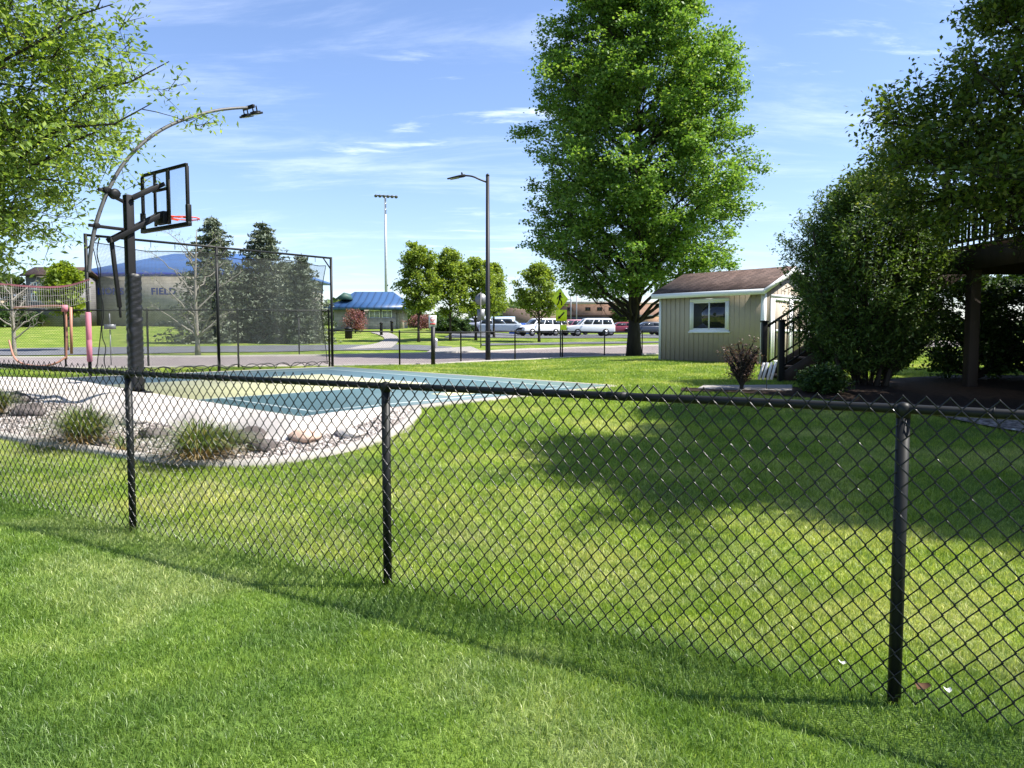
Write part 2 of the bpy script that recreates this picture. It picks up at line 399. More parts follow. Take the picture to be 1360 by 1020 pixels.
# road
rn = np.array([G(*p) for p in [(-260, 491), (0, 490), (200, 489), (440, 487), (530, 485), (612, 482), (684, 479), (747, 476), (803, 473.5), (870, 470.5), (960, 467), (1100, 463), (1300, 460)]])
rf = np.array([G(*p) for p in [(-260, 478), (0, 477), (200, 476), (440, 474), (540, 471.5), (640, 468.5), (720, 464.5), (860, 460), (960, 457.5), (1100, 455.5), (1300, 454)]])
rn = smooth_curve(rn, 2); rf = smooth_curve(rf, 2)
drape(rn, rf, 160, 14, 'road', M['asphalt'], .035)
def kerb(line, name, w=.18, h=.14):
    L = resample(line, 160); T = np.gradient(L[:, :2], axis=0); T /= np.linalg.norm(T, axis=1, keepdims=True); n = np.stack([-T[:, 1], T[:, 0]], 1)
    z = hgt(L[:, 0], L[:, 1]); rows = []
    for o, dz in ((-w, .0), (-w, h), (w, h), (w, .0)):
        rows.append(np.column_stack([L[:, :2] + n * o, z + dz]))
    m_ = MB(); m_.grid(np.stack(rows, 1)); return tag(m_.build(name, M['kerb']), kind='structure')
kerb(rf, 'kerb', .22, .12); kerb(rn, 'kerb', .12, .06)
# footpath (dark asphalt) across the park and driveway apron
pn = smooth_curve([G(*p) for p in [(-260, 475), (0, 473), (200, 470), (380, 468), (470, 466), (540, 465), (600, 467)]], 2)
pf = smooth_curve([G(*p) for p in [(-260, 466), (0, 464), (200, 461), (380, 459.5), (470, 458.5), (540, 458), (600, 461)]], 2)
drape(pn, pf, 90, 5, 'path', M['path'], .04)
pn = smooth_curve([G(*p) for p in [(455, 465), (500, 457), (512, 452), (508, 447), (492, 442)]], 2)
pf = smooth_curve([G(*p) for p in [(520, 463), (528, 456), (530, 451), (526, 446), (512, 441)]], 2)
drape(pn, pf, 50, 5, 'path', M['concrete'], .06)
pn = smooth_curve([G(*p) for p in [(560, 471), (600, 469.5), (640, 467)]], 2)
pf = smooth_curve([G(*p) for p in [(575, 464), (605, 462), (625, 461)]], 2)
drape(pn, pf, 20, 5, 'driveway', M['concrete'], .05)
# car park strip
pn = [G(*p) for p in [(590, 449), (700, 449.5), (900, 449.5), (1100, 449)]]
pf = [p + np.array([0, 22., 0]) for p in pn]
drape(pn, pf, 60, 14, 'car_park', M['path'], .06)
pn = [G(*p) for p in [(640, 459.5), (760, 457.5), (900, 455.5), (1100, 453)]]
pf = [G(*p) for p in [(640, 457), (760, 455), (900, 453.5), (1100, 451.5)]]
drape(pn, pf, 60, 3, 'path', M['path'], .05)

# ------------------------------------------------------------------ gravel bed, apron, edging, court
n = 120
O = resample(outer, n); I = resample(np.column_stack([inner, np.full(len(inner), ZC)]), n)
Ob = np.column_stack([O[:, :2], hgt(O[:, 0], O[:, 1])])
# pair so that the near court corner meets the bed's belly
tt = np.linspace(0, 1, n); dA = np.argmin(np.linalg.norm(I[:, :2] - cA, axis=1)) / (n - 1)
oA = .70
ti = np.where(tt < oA, tt / oA * dA, dA + (tt - oA) / (1 - oA) * (1 - dA))
I2 = np.stack([np.interp(ti, tt, I[:, k]) for k in range(3)], 1)
mid = .5 + .04 * np.sin(tt * 23) + .03 * np.sin(tt * 61)
rows_g = []; rows_a = []
Md = Ob * (1 - mid[:, None]) + I2 * mid[:, None]; Md[:, 2] = Ob[:, 2] * .72 + I2[:, 2] * .28 + .02
for f in np.linspace(0, 1, 10):
    p = Ob * (1 - f) + Md * f; p[:, 2] += .02 + .02 * np.sin(p[:, 0] * 5 + f * 9) * np.sin(p[:, 1] * 6) * (1 - f); rows_g.append(p)
for f in np.linspace(0, 1, 10):
    p = Md * (1 - f) + (I2 - np.array([0, 0, .012])) * f; p[:, 2] += (.10 * math.sin(f * PI)) + .06 * np.sin(p[:, 0] * 3.1) * np.sin(p[:, 1] * 2.3 + f) * math.sin(f * PI) + (.02 if f < .05 else 0)
    rows_a.append(p)
b = MB(); b.grid(np.stack(rows_g, 1)); tag(b.build('gravel', M['gravel'], smooth=True), 'pinkish white gravel below the concrete apron of the court', 'gravel', kind='stuff')
b = MB(); b.grid(np.stack(rows_a, 1)); tag(b.build('concrete_apron', M['apron'], smooth=True), kind='structure')
# loose stones over the gravel (one mass)
def stones(n, sampler, size, name, label):
    P = sampler(n); V = []; base = np.array([(1, 0, 0), (-1, 0, 0), (0, 1, 0), (0, -1, 0), (0, 0, .7), (0, 0, -.7)])
    sz = rng.uniform(size[0], size[1], (n, 1, 1)); ang = rng.uniform(0, PI, n)
    v = base[None] * rng.uniform(.7, 1.3, (n, 6, 1)) * sz
    c, s_ = np.cos(ang), np.sin(ang); vx = v[..., 0] * c[:, None] - v[..., 1] * s_[:, None]; vy = v[..., 0] * s_[:, None] + v[..., 1] * c[:, None]
    V = np.stack([vx, vy, v[..., 2]], -1) + P[:, None, :]
    f0 = np.array([(0, 2, 4), (2, 1, 4), (1, 3, 4), (3, 0, 4), (2, 0, 5), (1, 2, 5), (3, 1, 5), (0, 3, 5)])
    Fc = (f0[None] + (np.arange(n) * 6)[:, None, None]).reshape(-1, 3)
    b = MB(); b.add(V.reshape(-1, 3), Fc, np.repeat(rng.uniform(0, 1, n), 6))
    m, nt, bb = new_mat(name + '_stone'); bb.inputs['Roughness'].default_value = .85
    a = N(nt, 'ShaderNodeAttribute'); a.attribute_name = 'rnd'
    r = ramp(nt, a.outputs['Fac'], [(0, (.10, .085, .08)), (.4, (.27, .23, .2)), (.75, (.4, .36, .33)), (1, (.6, .58, .56))]); nt.links.new(r.outputs['Color'], bb.inputs['Base Color'])
    tag(b.build(name, m), label, 'gravel', kind='stuff')
def samp(nn):
    i = rng.uniform(0, n - 1.001, nn); f = rng.uniform(0.03, 1.15, nn)[:, None]; i0 = i.astype(int); w = (i - i0)[:, None]
    a = Ob[i0] * (1 - w) + Ob[i0 + 1] * w; m_ = Md[i0] * (1 - w) + Md[i0 + 1] * w
    p = a * (1 - f) + m_ * f; p[:, 2] += .025; return p
stones(9000, samp, (.012, .03), 'loose_gravel', 'loose pale stones scattered over the bed beside the court')
# concrete edging
T = np.gradient(O[:, :2], axis=0); T /= np.linalg.norm(T, axis=1, keepdims=True); nn = np.stack([-T[:, 1], T[:, 0]], 1)
rows = []
for o, dz in ((-.07, -.1), (-.07, .045), (-.03, .07), (.03, .07), (.07, .045), (.07, -.1)):
    rows.append(np.column_stack([O[:, :2] + nn * o, Ob[:, 2] + dz]))
b = MB(); b.grid(np.stack(rows, 1)); tag(b.build('edging', M['kerb'], smooth=False), 'curved pale concrete edging between lawn and gravel bed', 'edging')

# court slab with markings in its own flat material
def court_mat():
    m, nt, b = new_mat('court_tiles'); b.inputs['Roughness'].default_value = .5; b.inputs['Specular IOR Level'].default_value = .35
    uv = N(nt, 'ShaderNodeUVMap'); uv.uv_map = 'court'
    sep = N(nt, 'ShaderNodeSeparateXYZ'); nt.links.new(uv.outputs[0], sep.inputs[0])
    def rect(x0, x1, y0, y1):
        out = None
        for s, lo, hi in (('X', x0, x1), ('Y', y0, y1)):
            for op, v in (('GREATER_THAN', lo), ('LESS_THAN', hi)):
                q = N(nt, 'ShaderNodeMath', operation=op); nt.links.new(sep.outputs[s], q.inputs[0]); q.inputs[1].default_value = v
                if out is None: out = q.outputs[0]
                else:
                    mm = N(nt, 'ShaderNodeMath', operation='MULTIPLY'); nt.links.new(out, mm.inputs[0]); nt.links.new(q.outputs[0], mm.inputs[1]); out = mm.outputs[0]
        return out
    W, L = 7.3, 11.4
    n = noise(nt, 1.2, 4); n = noise(nt, .8, 8, .7); r = ramp(nt, n.outputs['Fac'], [(.3, (.8, .8, .78)), (.5, (1, 1, 1)), (.7, (1.15, 1.13, 1.1))])
    c = (.115, .175, .165)
    inner_c = (.075, .135, .15)
    c = mixc(nt, c, inner_c, rect(0.0, W - .9, .0, L - 1.2))
    def line(x0, x1, y0, y1, col=(.5, .56, .55)):
        nonlocal c; c = mixc(nt, c, col, rect(x0, x1, y0, y1))
    line(0.35, 0.40, .4, 3.3); line(.35, W - .9, .4, .45); line(W - .95, W - .9, .4, L - 1.2); line(.35, W - .9, L - 1.25, L - 1.2)
    line(-1, 4.9, 3.35, 8.1, (.46, .45, .26)); line(4.9, 4.95, 3.3, 8.15); line(0, 4.95, 3.3, 3.35); line(0, 4.95, 8.1, 8.15)
    line(3.3, 5.2, .75, 1.3, (.46, .45, .26))
    c = mixc(nt, c, r.outputs['Color'], 1.0, 'MULTIPLY')
    nt.links.new(c, b.inputs['Base Color'])
    ck = N(nt, 'ShaderNodeTexBrick'); ck.offset = 0; ck.inputs['Scale'].default_value = 1; ck.inputs['Brick Width'].default_value = .3; ck.inputs['Row Height'].default_value = .3; ck.inputs['Mortar Size'].default_value = .004
    nt.links.new(uv.outputs[0], ck.inputs['Vector']); bump(nt, b, ck.outputs['Fac'], -.3, .004)
    return m
b = MB(); st = [(0, 0), (1, 0), (1, 1), (0, 1)]
top = [court(s, t) for s, t in st]; b.add(top + [p - np.array([0, 0, .12]) for p in top], [np.array([(0, 1, 2, 3)]), np.array([(0, 4, 5, 1), (1, 5, 6, 2), (2, 6, 7, 3), (3, 7, 4, 0)])])
ob = b.build('sports_court', court_mat()); tag(ob, kind='structure')
me = ob.data; uvl = me.uv_layers.new(name='court'); uvc = [(0, 0), (7.3, 0), (7.3, 11.4), (0, 11.4)]
for lp in me.loops: uvl.data[lp.index].uv = uvc[lp.vertex_index % 4]
# white rim round the court slab on the grass side
b = MB()
for (s0, t0), (s1, t1) in (((0, 0), (1, 0)), ((1, 0), (1, 1)), ((1, 1), (0, 1))):
    p, q = court(s0, t0), court(s1, t1); d = (q - p) / np.linalg.norm(q - p); nrm = np.array([d[1], -d[0], 0]) * .07
    b.bar(p + nrm - [0, 0, .055], q + nrm - [0, 0, .055], .13, .12)
tag(b.build('court_kerb', M['kerb']), kind='structure')

# ------------------------------------------------------------------ mulch and gravel beds on the right
def bed(front, back, name, m, label=None, cat=None):
    f = [G(*p) for p in front]; k = [G(*p) for p in back]
    ob = drape(f, k, 50, 12, name, m, .03, None)
    if label: tag(ob, label, cat, kind='stuff')
    else: tag(ob, kind='structure')
    return [p[:2] for p in f] + [p[:2] for p in k][::-1]
mulch_poly = bed([(905, 521), (985, 524), (1060, 529), (1180, 540), (1260, 546), (1480, 556)], [(905, 517), (985, 518), (1060, 516), (1180, 505), (1260, 500), (1480, 500)], 'mulch_bed', M['mulch'], 'dark mulch under the evergreens beside the deck', 'mulch')
rg_poly = bed([(1225, 551), (1300, 566), (1360, 578), (1480, 600)], [(1225, 544), (1300, 549), (1360, 552), (1480, 560)], 'gravel_border', M['gravel'], 'strip of pale gravel at the lawn edge below the deck', 'gravel')
pad_poly = bed([(925, 518.5), (985, 520), (1052, 521)], [(935, 513.5), (985, 513.5), (1052, 513)], 'patio_slab', M['concrete'])

# ------------------------------------------------------------------ front fence
posts = [G(177, 709), G(515, 781), G(1187, 937)]
posts = [np.array([p[0], p[1], 0]) for p in posts]
d12 = posts[0] - posts[1]; d32 = posts[2] - posts[1]
u1 = d12 / np.linalg.norm(d12); u3 = d32 / np.linalg.norm(d32)
fp = [posts[0] + u1 * 2.5 * k for k in (3, 2, 1)] + posts + [posts[2] + u3 * 2.6 * k for k in (1, 2)]
for p in fp: p[2] = GH(p[0], p[1])
RZ, TIPZ = 1.20, 1.256
fence = thing('chain_link_fence', fp[4], 'black chain link fence crossing the whole foreground lawn', 'fence')
for p in fp:
    b = MB(); b.lathe(p + [0, 0, -.1], [(.0255, 0), (.0255, .1 + RZ - .005)], 18); b.lathe(p + [0, 0, RZ - .035], [(.0275, 0), (.0275, .045), (.018, .058), (.003, .062)], 18)
    b.build('post', M['vinyl'], fence, smooth=True)
nc = []
for p, q in zip(fp[:-1], fp[1:]):
    d = (q - p) / np.linalg.norm(q - p); nc.append(np.cross(d, [0, 0, 1]))
b = MB(); b.tube([p + [0, 0, RZ] for p in fp], .0192, 16)
for i, (p, q) in enumerate(zip(fp[:-1], fp[1:])):   # couplings
    m_ = p + (q - p) * (.42 if i != 4 else .545) + [0, 0, RZ]; d = (q - p) / np.linalg.norm(q - p); b.tube([m_ - d * .05, m_ + d * .05], .0212, 16)
b.build('top_rail', M['vinyl'], fence, smooth=True)
# fabric
wp, wv = .040, .094
b = MB(); ties = MB()
for i, (p, q) in enumerate(zip(fp[:-1], fp[1:])):
    L = np.linalg.norm((q - p)[:2]); d = (q - p) / L; d[2] = 0; nrm = np.cross(d, [0, 0, 1]); nrm = nrm if nrm[1] < 0 else -nrm   # towards camera
    nw = int(round(L / wp)); pw = L / nw; nseg = int(round((TIPZ - .02) / (wv / 2)))
    far = i < 2
    Pp = []
    for k in range(nw):
        cx = (k + .5) * pw; pts = []
        for j in range(nseg + 1):
            z = TIPZ - j * wv / 2; side = 1 if (j + k) % 2 else -1
            x = cx + side * (pw / 2 + .0028)
            if j == 0:
                pts.append((x, z, 0)); continue
            # two points about each bend so that the wire turns round its neighbour
            dep = .0034
            s_before = 1 if side > 0 else -1
            pts.append((x - side * .004, z + .0045, dep * s_before)); pts.append((x, z, 0)); pts.append((x - side * .004, z - .0045, -dep * s_before))
        Pp.append(pts)
    A = np.array(Pp)
    g0, g1 = p[2], q[2]
    wob = .006 * np.sin(A[..., 0] * 3.1 + A[..., 1] * 2.3) + .0012 * rng.standard_normal(A.shape[:2])
    W = p[None, None, :] * [1, 1, 0] + d * A[..., 0:1] + nrm * (A[..., 2:3] + .0265 + wob[..., None])
    W[..., 2] = A[..., 1] + g0 + (g1 - g0) * A[..., 0] / L + wob * .6
    b.tubes(W, np.full(W.shape[:2], .0030), 6)
b.build('wire_mesh', M['wire'], fence, smooth=True)
for i, (p, q) in enumerate(zip(fp[:-1], fp[1:])):
    L = np.linalg.norm(q - p); d = (q - p) / L
    for s_ in np.arange(.3, L - .1, .6):
        c0 = p + d * s_ + [0, 0, RZ]; nn_ = np.cross(d, [0, 0, 1])
        ties = MB(); ties.tube([c0 + nn_ * .0235 * math.cos(a) + np.array([0, 0, 1]) * .0235 * math.sin(a) + d * a * .002 for a in np.linspace(0, 5.6, 12)], .0022, 5)
        ties.build('wire_tie', M['vinyl'], fence, smooth=True)

# ------------------------------------------------------------------ back fences
def far_fence(pts, height, name, label, posts_at, rpost=.03, mesh_pitch=.042, wire=.0024):
    root = thing(name, pts[0], label, 'fence')
    for p in posts_at:
        b = MB(); b.lathe(p, [(rpost, -.1), (rpost, height - .02), (rpost * 1.2, height), (rpost * .6, height + .05)], 10); b.build('post', M['vinyl'], root, smooth=True)
    b = MB(); b.tube([p + [0, 0, height - .02] for p in pts], .023, 8); b.build('top_rail', M['vinyl'], root, smooth=True)
    b = MB()
    for p, q in zip(pts[:-1], pts[1:]):
        L = np.linalg.norm((q - p)[:2]); nw = int(L / mesh_pitch); pw = L / nw; ns = int((height) / mesh_pitch)
        k = np.arange(nw)[:, None]; j = np.arange(ns + 1)[None, :]
        x = (k + .5) * pw + np.where((j + k) % 2, 1, -1) * pw / 2; z = height - j * mesh_pitch + 0 * k
        d = (q - p) / L; W = p[None, None] + d * x[..., None]; W[..., 2] = p[2] + (q[2] - p[2]) * x / L + z
        b.tubes(W, np.full(W.shape[:2], wire), 3)
    b.build('wire_mesh', M['vinyl'], root); return root
fa = []
for px in (-60, 86, 196, 316, 437):
    x = wx(px, 24.1); fa.append(np.array([x, 24.1, GH(x, 24.1)]))
far_fence(fa, 1.83, 'tall_chain_link_fence', 'tall black chain link fence along the far side of the court', fa)
fb = []
for px, Yf in ((437, 25.2), (530.5, 27.4), (612, 30.2), (684, 31.8), (747, 34.0), (803, 38.), (853, 40.5), (905, 42.5), (1010, 46)):
    x = wx(px, Yf); fb.append(np.array([x, Yf, GH(x, Yf)]))
far_fence(fb, 1.22, 'low_chain_link_fence', 'low black chain link fence between back lawn and road', fb)

# ------------------------------------------------------------------ basketball hoop
e1 = np.array([.62, .785, 0]); e1 /= np.linalg.norm(e1); e2 = np.array([e1[1], -e1[0], 0]); UP = np.array([0, 0, 1.])
hp = np.array([-6.46, 13.1, ZC])
hoop = thing('basketball_hoop', hp, 'black padded basketball hoop with clear backboard at the court edge', 'basketball hoop')
b = MB(); b.box(hp + [0, 0, 1.67], (.135, .135, 3.34), e1); b.build('pole', M['blackmetal'], hoop, bevel=.012)
b = MB(); b.box(hp + [0, 0, .012], (.42, .42, .024), e1)
for s_ in (-1, 1):
    for a in (e1, e2):
        o = np.cross(a, UP) * .04
        b.prism([hp + a * s_ * .08 + [0, 0, .024] - o * .1, hp + a * s_ * .2 + [0, 0, .024] - o * .1, hp + a * s_ * .08 + [0, 0, .22] - o * .1], o * .3)
b.build('base_plate', M['blackmetal'], hoop)
# pad: closed wrap with creases
rows = []; hs = np.linspace(.06, 2.02, 70)
for i, h in enumerate(hs):
    ring = []
    for k in range(28):
        a = 2 * PI * k / 28; c, s_ = math.cos(a), math.sin(a)
        pw = 4; rr = (abs(c) ** pw + abs(s_) ** pw) ** (-1 / pw)
        w = .112 * rr + .008 * math.sin(h * 31 + 2.2 * math.sin(a * 2 + h * 4)) * max(0, math.sin(h * 5 + a)) + .005 * math.sin(h * 60 + a * 3)
        if i in (0, 69): w -= .02
        ring.append(hp + e1 * (c * w + .03) + e2 * (s_ * w + .02) + UP * h)
    ring.append(ring[0]); rows.append(ring)
b = MB(); b.grid(np.array(rows)); b.add(np.array(rows[-1][:-1]), np.array([list(range(28))])); b.build('pole_pad', mat('black_vinyl_pad', (.010, .0105, .012), .42, 0, .4, .15, 5, .5, 12), hoop, smooth=True)
bc = hp + e1 * .63; zb, zt, hw = 3.37, 4.35, .77
# arms (two parallel pairs)
for s_ in (-.085, .085):
    b = MB(); b.bar(hp + e1 * .02 + e2 * s_ * 1.3 + UP * (3.27), bc + e2 * s_ * 1.3 - e1 * .05 + UP * (4.1 - ZC), .03, .07); b.build('arm', M['blackmetal'], hoop, bevel=.005)
    b = MB(); b.bar(hp - e1 * .32 + e2 * s_ * 1.3 + UP * (2.55), bc + e2 * s_ * 1.3 - e1 * .05 + UP * (3.60 - ZC), .03, .08); b.build('arm', M['blackmetal'], hoop, bevel=.005)
b = MB(); b.bar(hp - e1 * .30 + UP * 2.60, hp - e1 * .20 + UP * 1.45, .06, .06, e1); b.tube([hp - e1 * .2 + UP * 1.5, hp - e1 * .19 + UP * 1.28], .02, 8); b.build('height_actuator', M['blackmetal'], hoop, bevel=.006)
b = MB(); b.box(bc - e1 * .06 + UP * (3.52 - ZC), (.1, .3, .22), e1); b.build('bracket', M['blackmetal'], hoop, bevel=.01)
def bp(u, z): return bc + e2 * u + UP * (z - ZC)
b = MB()
for z in (zb, zt): b.bar(bp(-hw, z), bp(hw, z), .05, .05)
for u in (-hw, hw): b.bar(bp(u, zb + .025), bp(u, zt - .025), .05, .05, e1)
b.build('backboard_frame', M['blackmetal'], hoop, bevel=.005)
b = MB()
for u, w in ((-.24, .055), (.22, .09)): b.bar(bp(u, zb + .03) - e1 * .045, bp(u, zt - .03) - e1 * .045, w, .03, e1)
for z in (4.0,): b.bar(bp(-.24, z) - e1 * .078, bp(.22, z) - e1 * .078, .03, .045)
b.build('backboard_brace', M['blackmetal'], hoop)
b = MB(); b.box(bp(0, (zb + zt) / 2), (.012, 2 * hw - .05, zt - zb - .05), e1); b.build('backboard', M['acrylic'], hoop)
b = MB(); b.box(bp(0, zb - .01), (.075, 2 * hw + .11, .07), e1)
for s_ in (-1, 1): b.box(bp(s_ * (hw + .015), zb + .17), (.08, .07, .29), e1)
b.build('backboard_padding', M['vinyl'], hoop, bevel=.01)
rc = bc + e1 * (.15 + .229) + UP * (3.57 - ZC)
b = MB(); b.tube([rc + .229 * (math.cos(a) * e1 + math.sin(a) * e2) for a in np.linspace(0, 2 * PI, 36)], .011, 8, False)
b.box(rc - e1 * .32, (.17, .16, .012), e1); b.box(rc - e1 * .375 - UP * .06, (.012, .2, .15), e1)
for s_ in (-1, 1): b.bar(rc - e1 * .38 + e2 * s_ * .09 - UP * .02, rc - e1 * .02 + e2 * s_ * .225 - UP * .02, .012, .02)
for k in range(12):
    a = 2 * PI * k / 12; c0 = rc + .229 * (math.cos(a) * e1 + math.sin(a) * e2); b.tube([c0, c0 - UP * .03], .004, 5)
b.build('rim', M['rim'], hoop, smooth=False)

# arched floodlight pole clamped to the hoop
def arch(px, py):
    u = (px - 680) / F * .998; k = (u * hp[1] - hp[0]) / (e1[0] - u * e1[1]); p = hp + e1 * k
    return np.array([p[0], p[1], at(px, py, p[1])[2]])
ap = [(121, 362), (124, 335), (130, 305), (139, 278), (151, 250), (170, 218), (196, 190), (225, 170), (255, 157), (290, 147), (318, 143.5), (338, 143)]
AP = smooth_curve([arch(*p) for p in ap], 2)
lp_ = thing('arched_floodlight_pole', AP[0], 'grey curved pipe arching over the court with two small floodlights', 'floodlight')
b = MB(); b.tube(AP, np.linspace(.034, .026, len(AP)), 12); b.build('curved_pipe', M['galv'], lp_, smooth=True)
for (a0, a1) in (((133, 300), (180, 306)), ((147, 252), (182, 272))):
    p = arch(*a0); q = hp + UP * (arch(*a1)[2] - ZC + .0); q[:2] = hp[:2]
    b = MB(); b.bar(p - e1 * .12, q, .05, .05); b.lathe(p - e2 * .05, [(.05, 0), (.05, .1)], 10, e2); b.build('bracket', M['blackmetal'], lp_, bevel=.005)
b = MB(); c0 = arch(154, 258); b.lathe(c0 + e1 * .02 + e2 * .02, [(.03, 0), (.085, .005), (.085, .02), (.06, .03), (.06, .06), (.085, .07), (.085, .09), (.03, .1)], 20, e2); b.build('cable_reel', M['blackmetal'], lp_, smooth=False)
tip = AP[-1]
b = MB(); b.bar(tip - e2 * .17 - e1 * .02, tip + e2 * .17 - e1 * .02 + UP * .0, .05, .06); b.build('cross_bar', M['blackmetal'], lp_, bevel=.005)
for s_ in (-1, 1):
    c0 = tip + e2 * s_ * .15 + e1 * .03 - UP * .13
    b = MB(); b.bar(tip + e2 * (s_ * .15 - .06) + e1 * .0, c0 + e2 * -.06, .008, .03, e2 + .01); b.bar(tip + e2 * (s_ * .15 + .06), c0 + e2 * .06, .008, .03, e2 + .01)
    yz = np.array([e1[0] * .25, e1[1] * .25, -1]); yz /= np.linalg.norm(yz)
    ex = e2; ey = np.cross(yz, ex); b.box(c0, (.2, .19, .035), ex, ey, yz)
    for k in range(5): b.box(c0 - yz * .028 + ey * (k - 2) * .03, (.16, .006, .025), ex, ey, yz)
    fl = b.build('floodlight', M['blackmetal'], lp_)
    b = MB(); b.box(c0 + yz * .0195, (.16, .15, .004), ex, ey, yz); b.build('lens', M['lens'], fl)

# ------------------------------------------------------------------ ball-stop net
nd = np.array([cD[0] - cC[0], cD[1] - cC[1]]); nd /= np.linalg.norm(nd)
def on_net(px):
    u = (px - 680) / F * .998; t = (u * 23.7 + 5.5) / (nd[0] - u * nd[1]); return np.array([-5.5 + nd[0] * t, 23.7 + nd[1] * t, ZC])
nR, nM, nL = on_net(441), on_net(290), on_net(118)
NT = 3.32
net = thing('ball_stop_net', nM, 'tall black framed net hanging behind the court', 'net')
for p in (nL, nM, nR):
    b = MB(); b.lathe(p, [(.04, -.1), (.04, NT + .03)], 10); b.build('post', M['vinyl'], net, smooth=True)
b = MB(); b.tube([nL + UP * NT, nR + UP * NT], .03, 10)
d = (nR - nL) / np.linalg.norm(nR - nL)
for p, s_ in ((nL, 1), (nR, -1), (nM, 1)): b.tube([p + UP * (NT - .35), p + d * s_ * .3 + UP * NT], .02, 6)
for t in np.arange(.3, 7, .62): b.tube([nL + d * t + UP * NT, nL + d * t + UP * (NT - .16)], .008, 5)
b.build('top_bar', M['vinyl'], net, smooth=True)
LN = np.linalg.norm(nR - nL); nrmN = np.array([d[1], -d[0], 0])
def netpt(s_, t_):  # s along 0..1, t height 0..1
    sag = .16 + .14 * np.sin(s_ * PI * 2.0) ** 2 * 0 + .10 * (1 - np.abs(((s_ * 2.6) % 1) - .5) * 2)
    s2 = .02 + s_ * .955
    x = s2 * LN; top_ = NT - sag; bot = .12 + .05 * np.sin(s_ * 60)
    z = bot + (top_ - bot) * t_; off = .16 * np.sin(s_ * 9 + t_ * 2) * np.sin(t_ * PI) + .05 * np.sin(s_ * 31)
    inset = .12 * (np.abs(s_ - .5) * 2) ** 6 * np.sin(t_ * PI) * np.sign(.5 - s_)
    return nL[None] * 1.0 + d[None] * (x + inset)[:, None] + nrmN[None] * off[:, None] + np.array([0, 0, 1.])[None] * z[:, None]
b = MB(); pit = .034
ns_, nt_ = int(LN / pit), int(3.1 / pit)
for k in range(ns_ + 1):
    pass
S = np.linspace(0, 1, ns_)[:, None] * np.ones((1, 14)); Tt = np.ones((ns_, 1)) * np.linspace(0, 1, 14)[None]
b.tubes(netpt(S.ravel(), Tt.ravel()).reshape(ns_, 14, 3), np.full((ns_, 14), .0029), 3)
S = np.ones((nt_, 1)) * np.linspace(0, 1, 40)[None]; Tt = np.linspace(0, 1, nt_)[:, None] * np.ones((1, 40))
b.tubes(netpt(S.ravel(), Tt.ravel()).reshape(nt_, 40, 3), np.full((nt_, 40), .0029), 3)
b.build('netting', M['net'], net)
b = MB(); s_ = np.linspace(0, 1, 60)
for t_ in (1.0, 0.0): b.tube(netpt(s_, np.full(60, t_)), .012, 5)
for q in (0., 1.): b.tube(netpt(np.full(16, q), np.linspace(0, 1, 16)), .012, 5)
for k in range(14):
    a = np.linspace(0, PI, 9); x0 = LN * (k + .5) / 14
    b.tube([nL + d * (x0 - math.cos(v) * LN / 29) + UP * (.02 + .16 * math.sin(v)) for v in a], .011, 5)
b.build('border_rope', M['vinyl'], net, smooth=True)
# dangling cable
cb = [at(*p) for p in [(131, 318, 17.6), (128, 340, 17.6), (135, 358, 17.6), (131, 380, 17.6), (139, 410, 17.6), (134, 445, 17.6), (142, 462, 17.6), (137, 478, 17.6), (143, 496, 17.6)]]
b = MB(); b.tube(smooth_curve(cb, 2), .011, 5); tag(b.build('cable', M['vinyl'], smooth=True, origin=cb[-1]), 'thin black cable dangling in curves beside the left net pole', 'cable')

# pink foam sleeve on the left net pole + pink tape net + hooped goal
p = nL + UP * .35
b = MB(); b.lathe(p, [(.042, 0), (.06, .01), (.064, .5), (.056, .52), (.064, .54), (.062, 1.15), (.042, 1.17)], 14); tag(b.build('pole_sleeve', M['pink'], smooth=True, origin=p), 'bright pink foam sleeve wrapped round the left net pole', 'pole sleeve')
vn = thing('volleyball_net', at(120, 485, 17.8), 'sagging net with pink tape strung left from the net pole', 'net')
pts = smooth_curve([at(119, 371, 17.9), at(92, 380, 17.9), at(60, 382, 17.8), at(20, 379, 17.7), (at(-60, 372, 17.5))], 2)
P = np.stack([np.array(pts) + UP * .022, np.array(pts) - UP * .022], 1); b = MB(); b.grid(P); b.build('top_tape', M['pink'], vn)
pv = MB(); A = resample(pts, 60); D = [A + UP * (-.06 - k * .14) for k in range(4)]
pv.tubes(np.array(D), np.full((4, 60), .0025), 3); pv.tubes(np.stack([A, A - UP * .48], 1), np.full((60, 2), .0025), 3); pv.build('netting', mat('white_cord', (.6, .57, .56), .7), vn)
gl = thing('play_goal', at(88, 486, 19), 'salmon coloured tube goal standing behind the court at far left', 'goal')
gp = [at(*q) for q in [(88, 477, 19), (88, 410, 19), (82, 406, 19), (50, 407, 19.5), (18, 409, 20)]]
b = MB(); b.tube(smooth_curve(gp, 2), .026, 8)
gq = smooth_curve([at(*q) for q in [(12, 452, 19.6), (18, 476, 19.3), (30, 484, 19), (55, 487, 18.8), (75, 483, 18.8), (88, 474, 19)]], 2); b.tube(gq, .024, 8)
b.build('goal_frame', M['orange'], gl, smooth=True)
b = MB(); b.tube([at(94, 408, 19.6), at(95, 470, 19.6)], .035, 8); b.build('upright', M['orange'], gl, smooth=True)
b = MB(); b.tube([at(86, 405, 18.95), at(86, 414, 18.95)], .07, 10); b.build('corner_pad', M['pink'], gl, smooth=True)

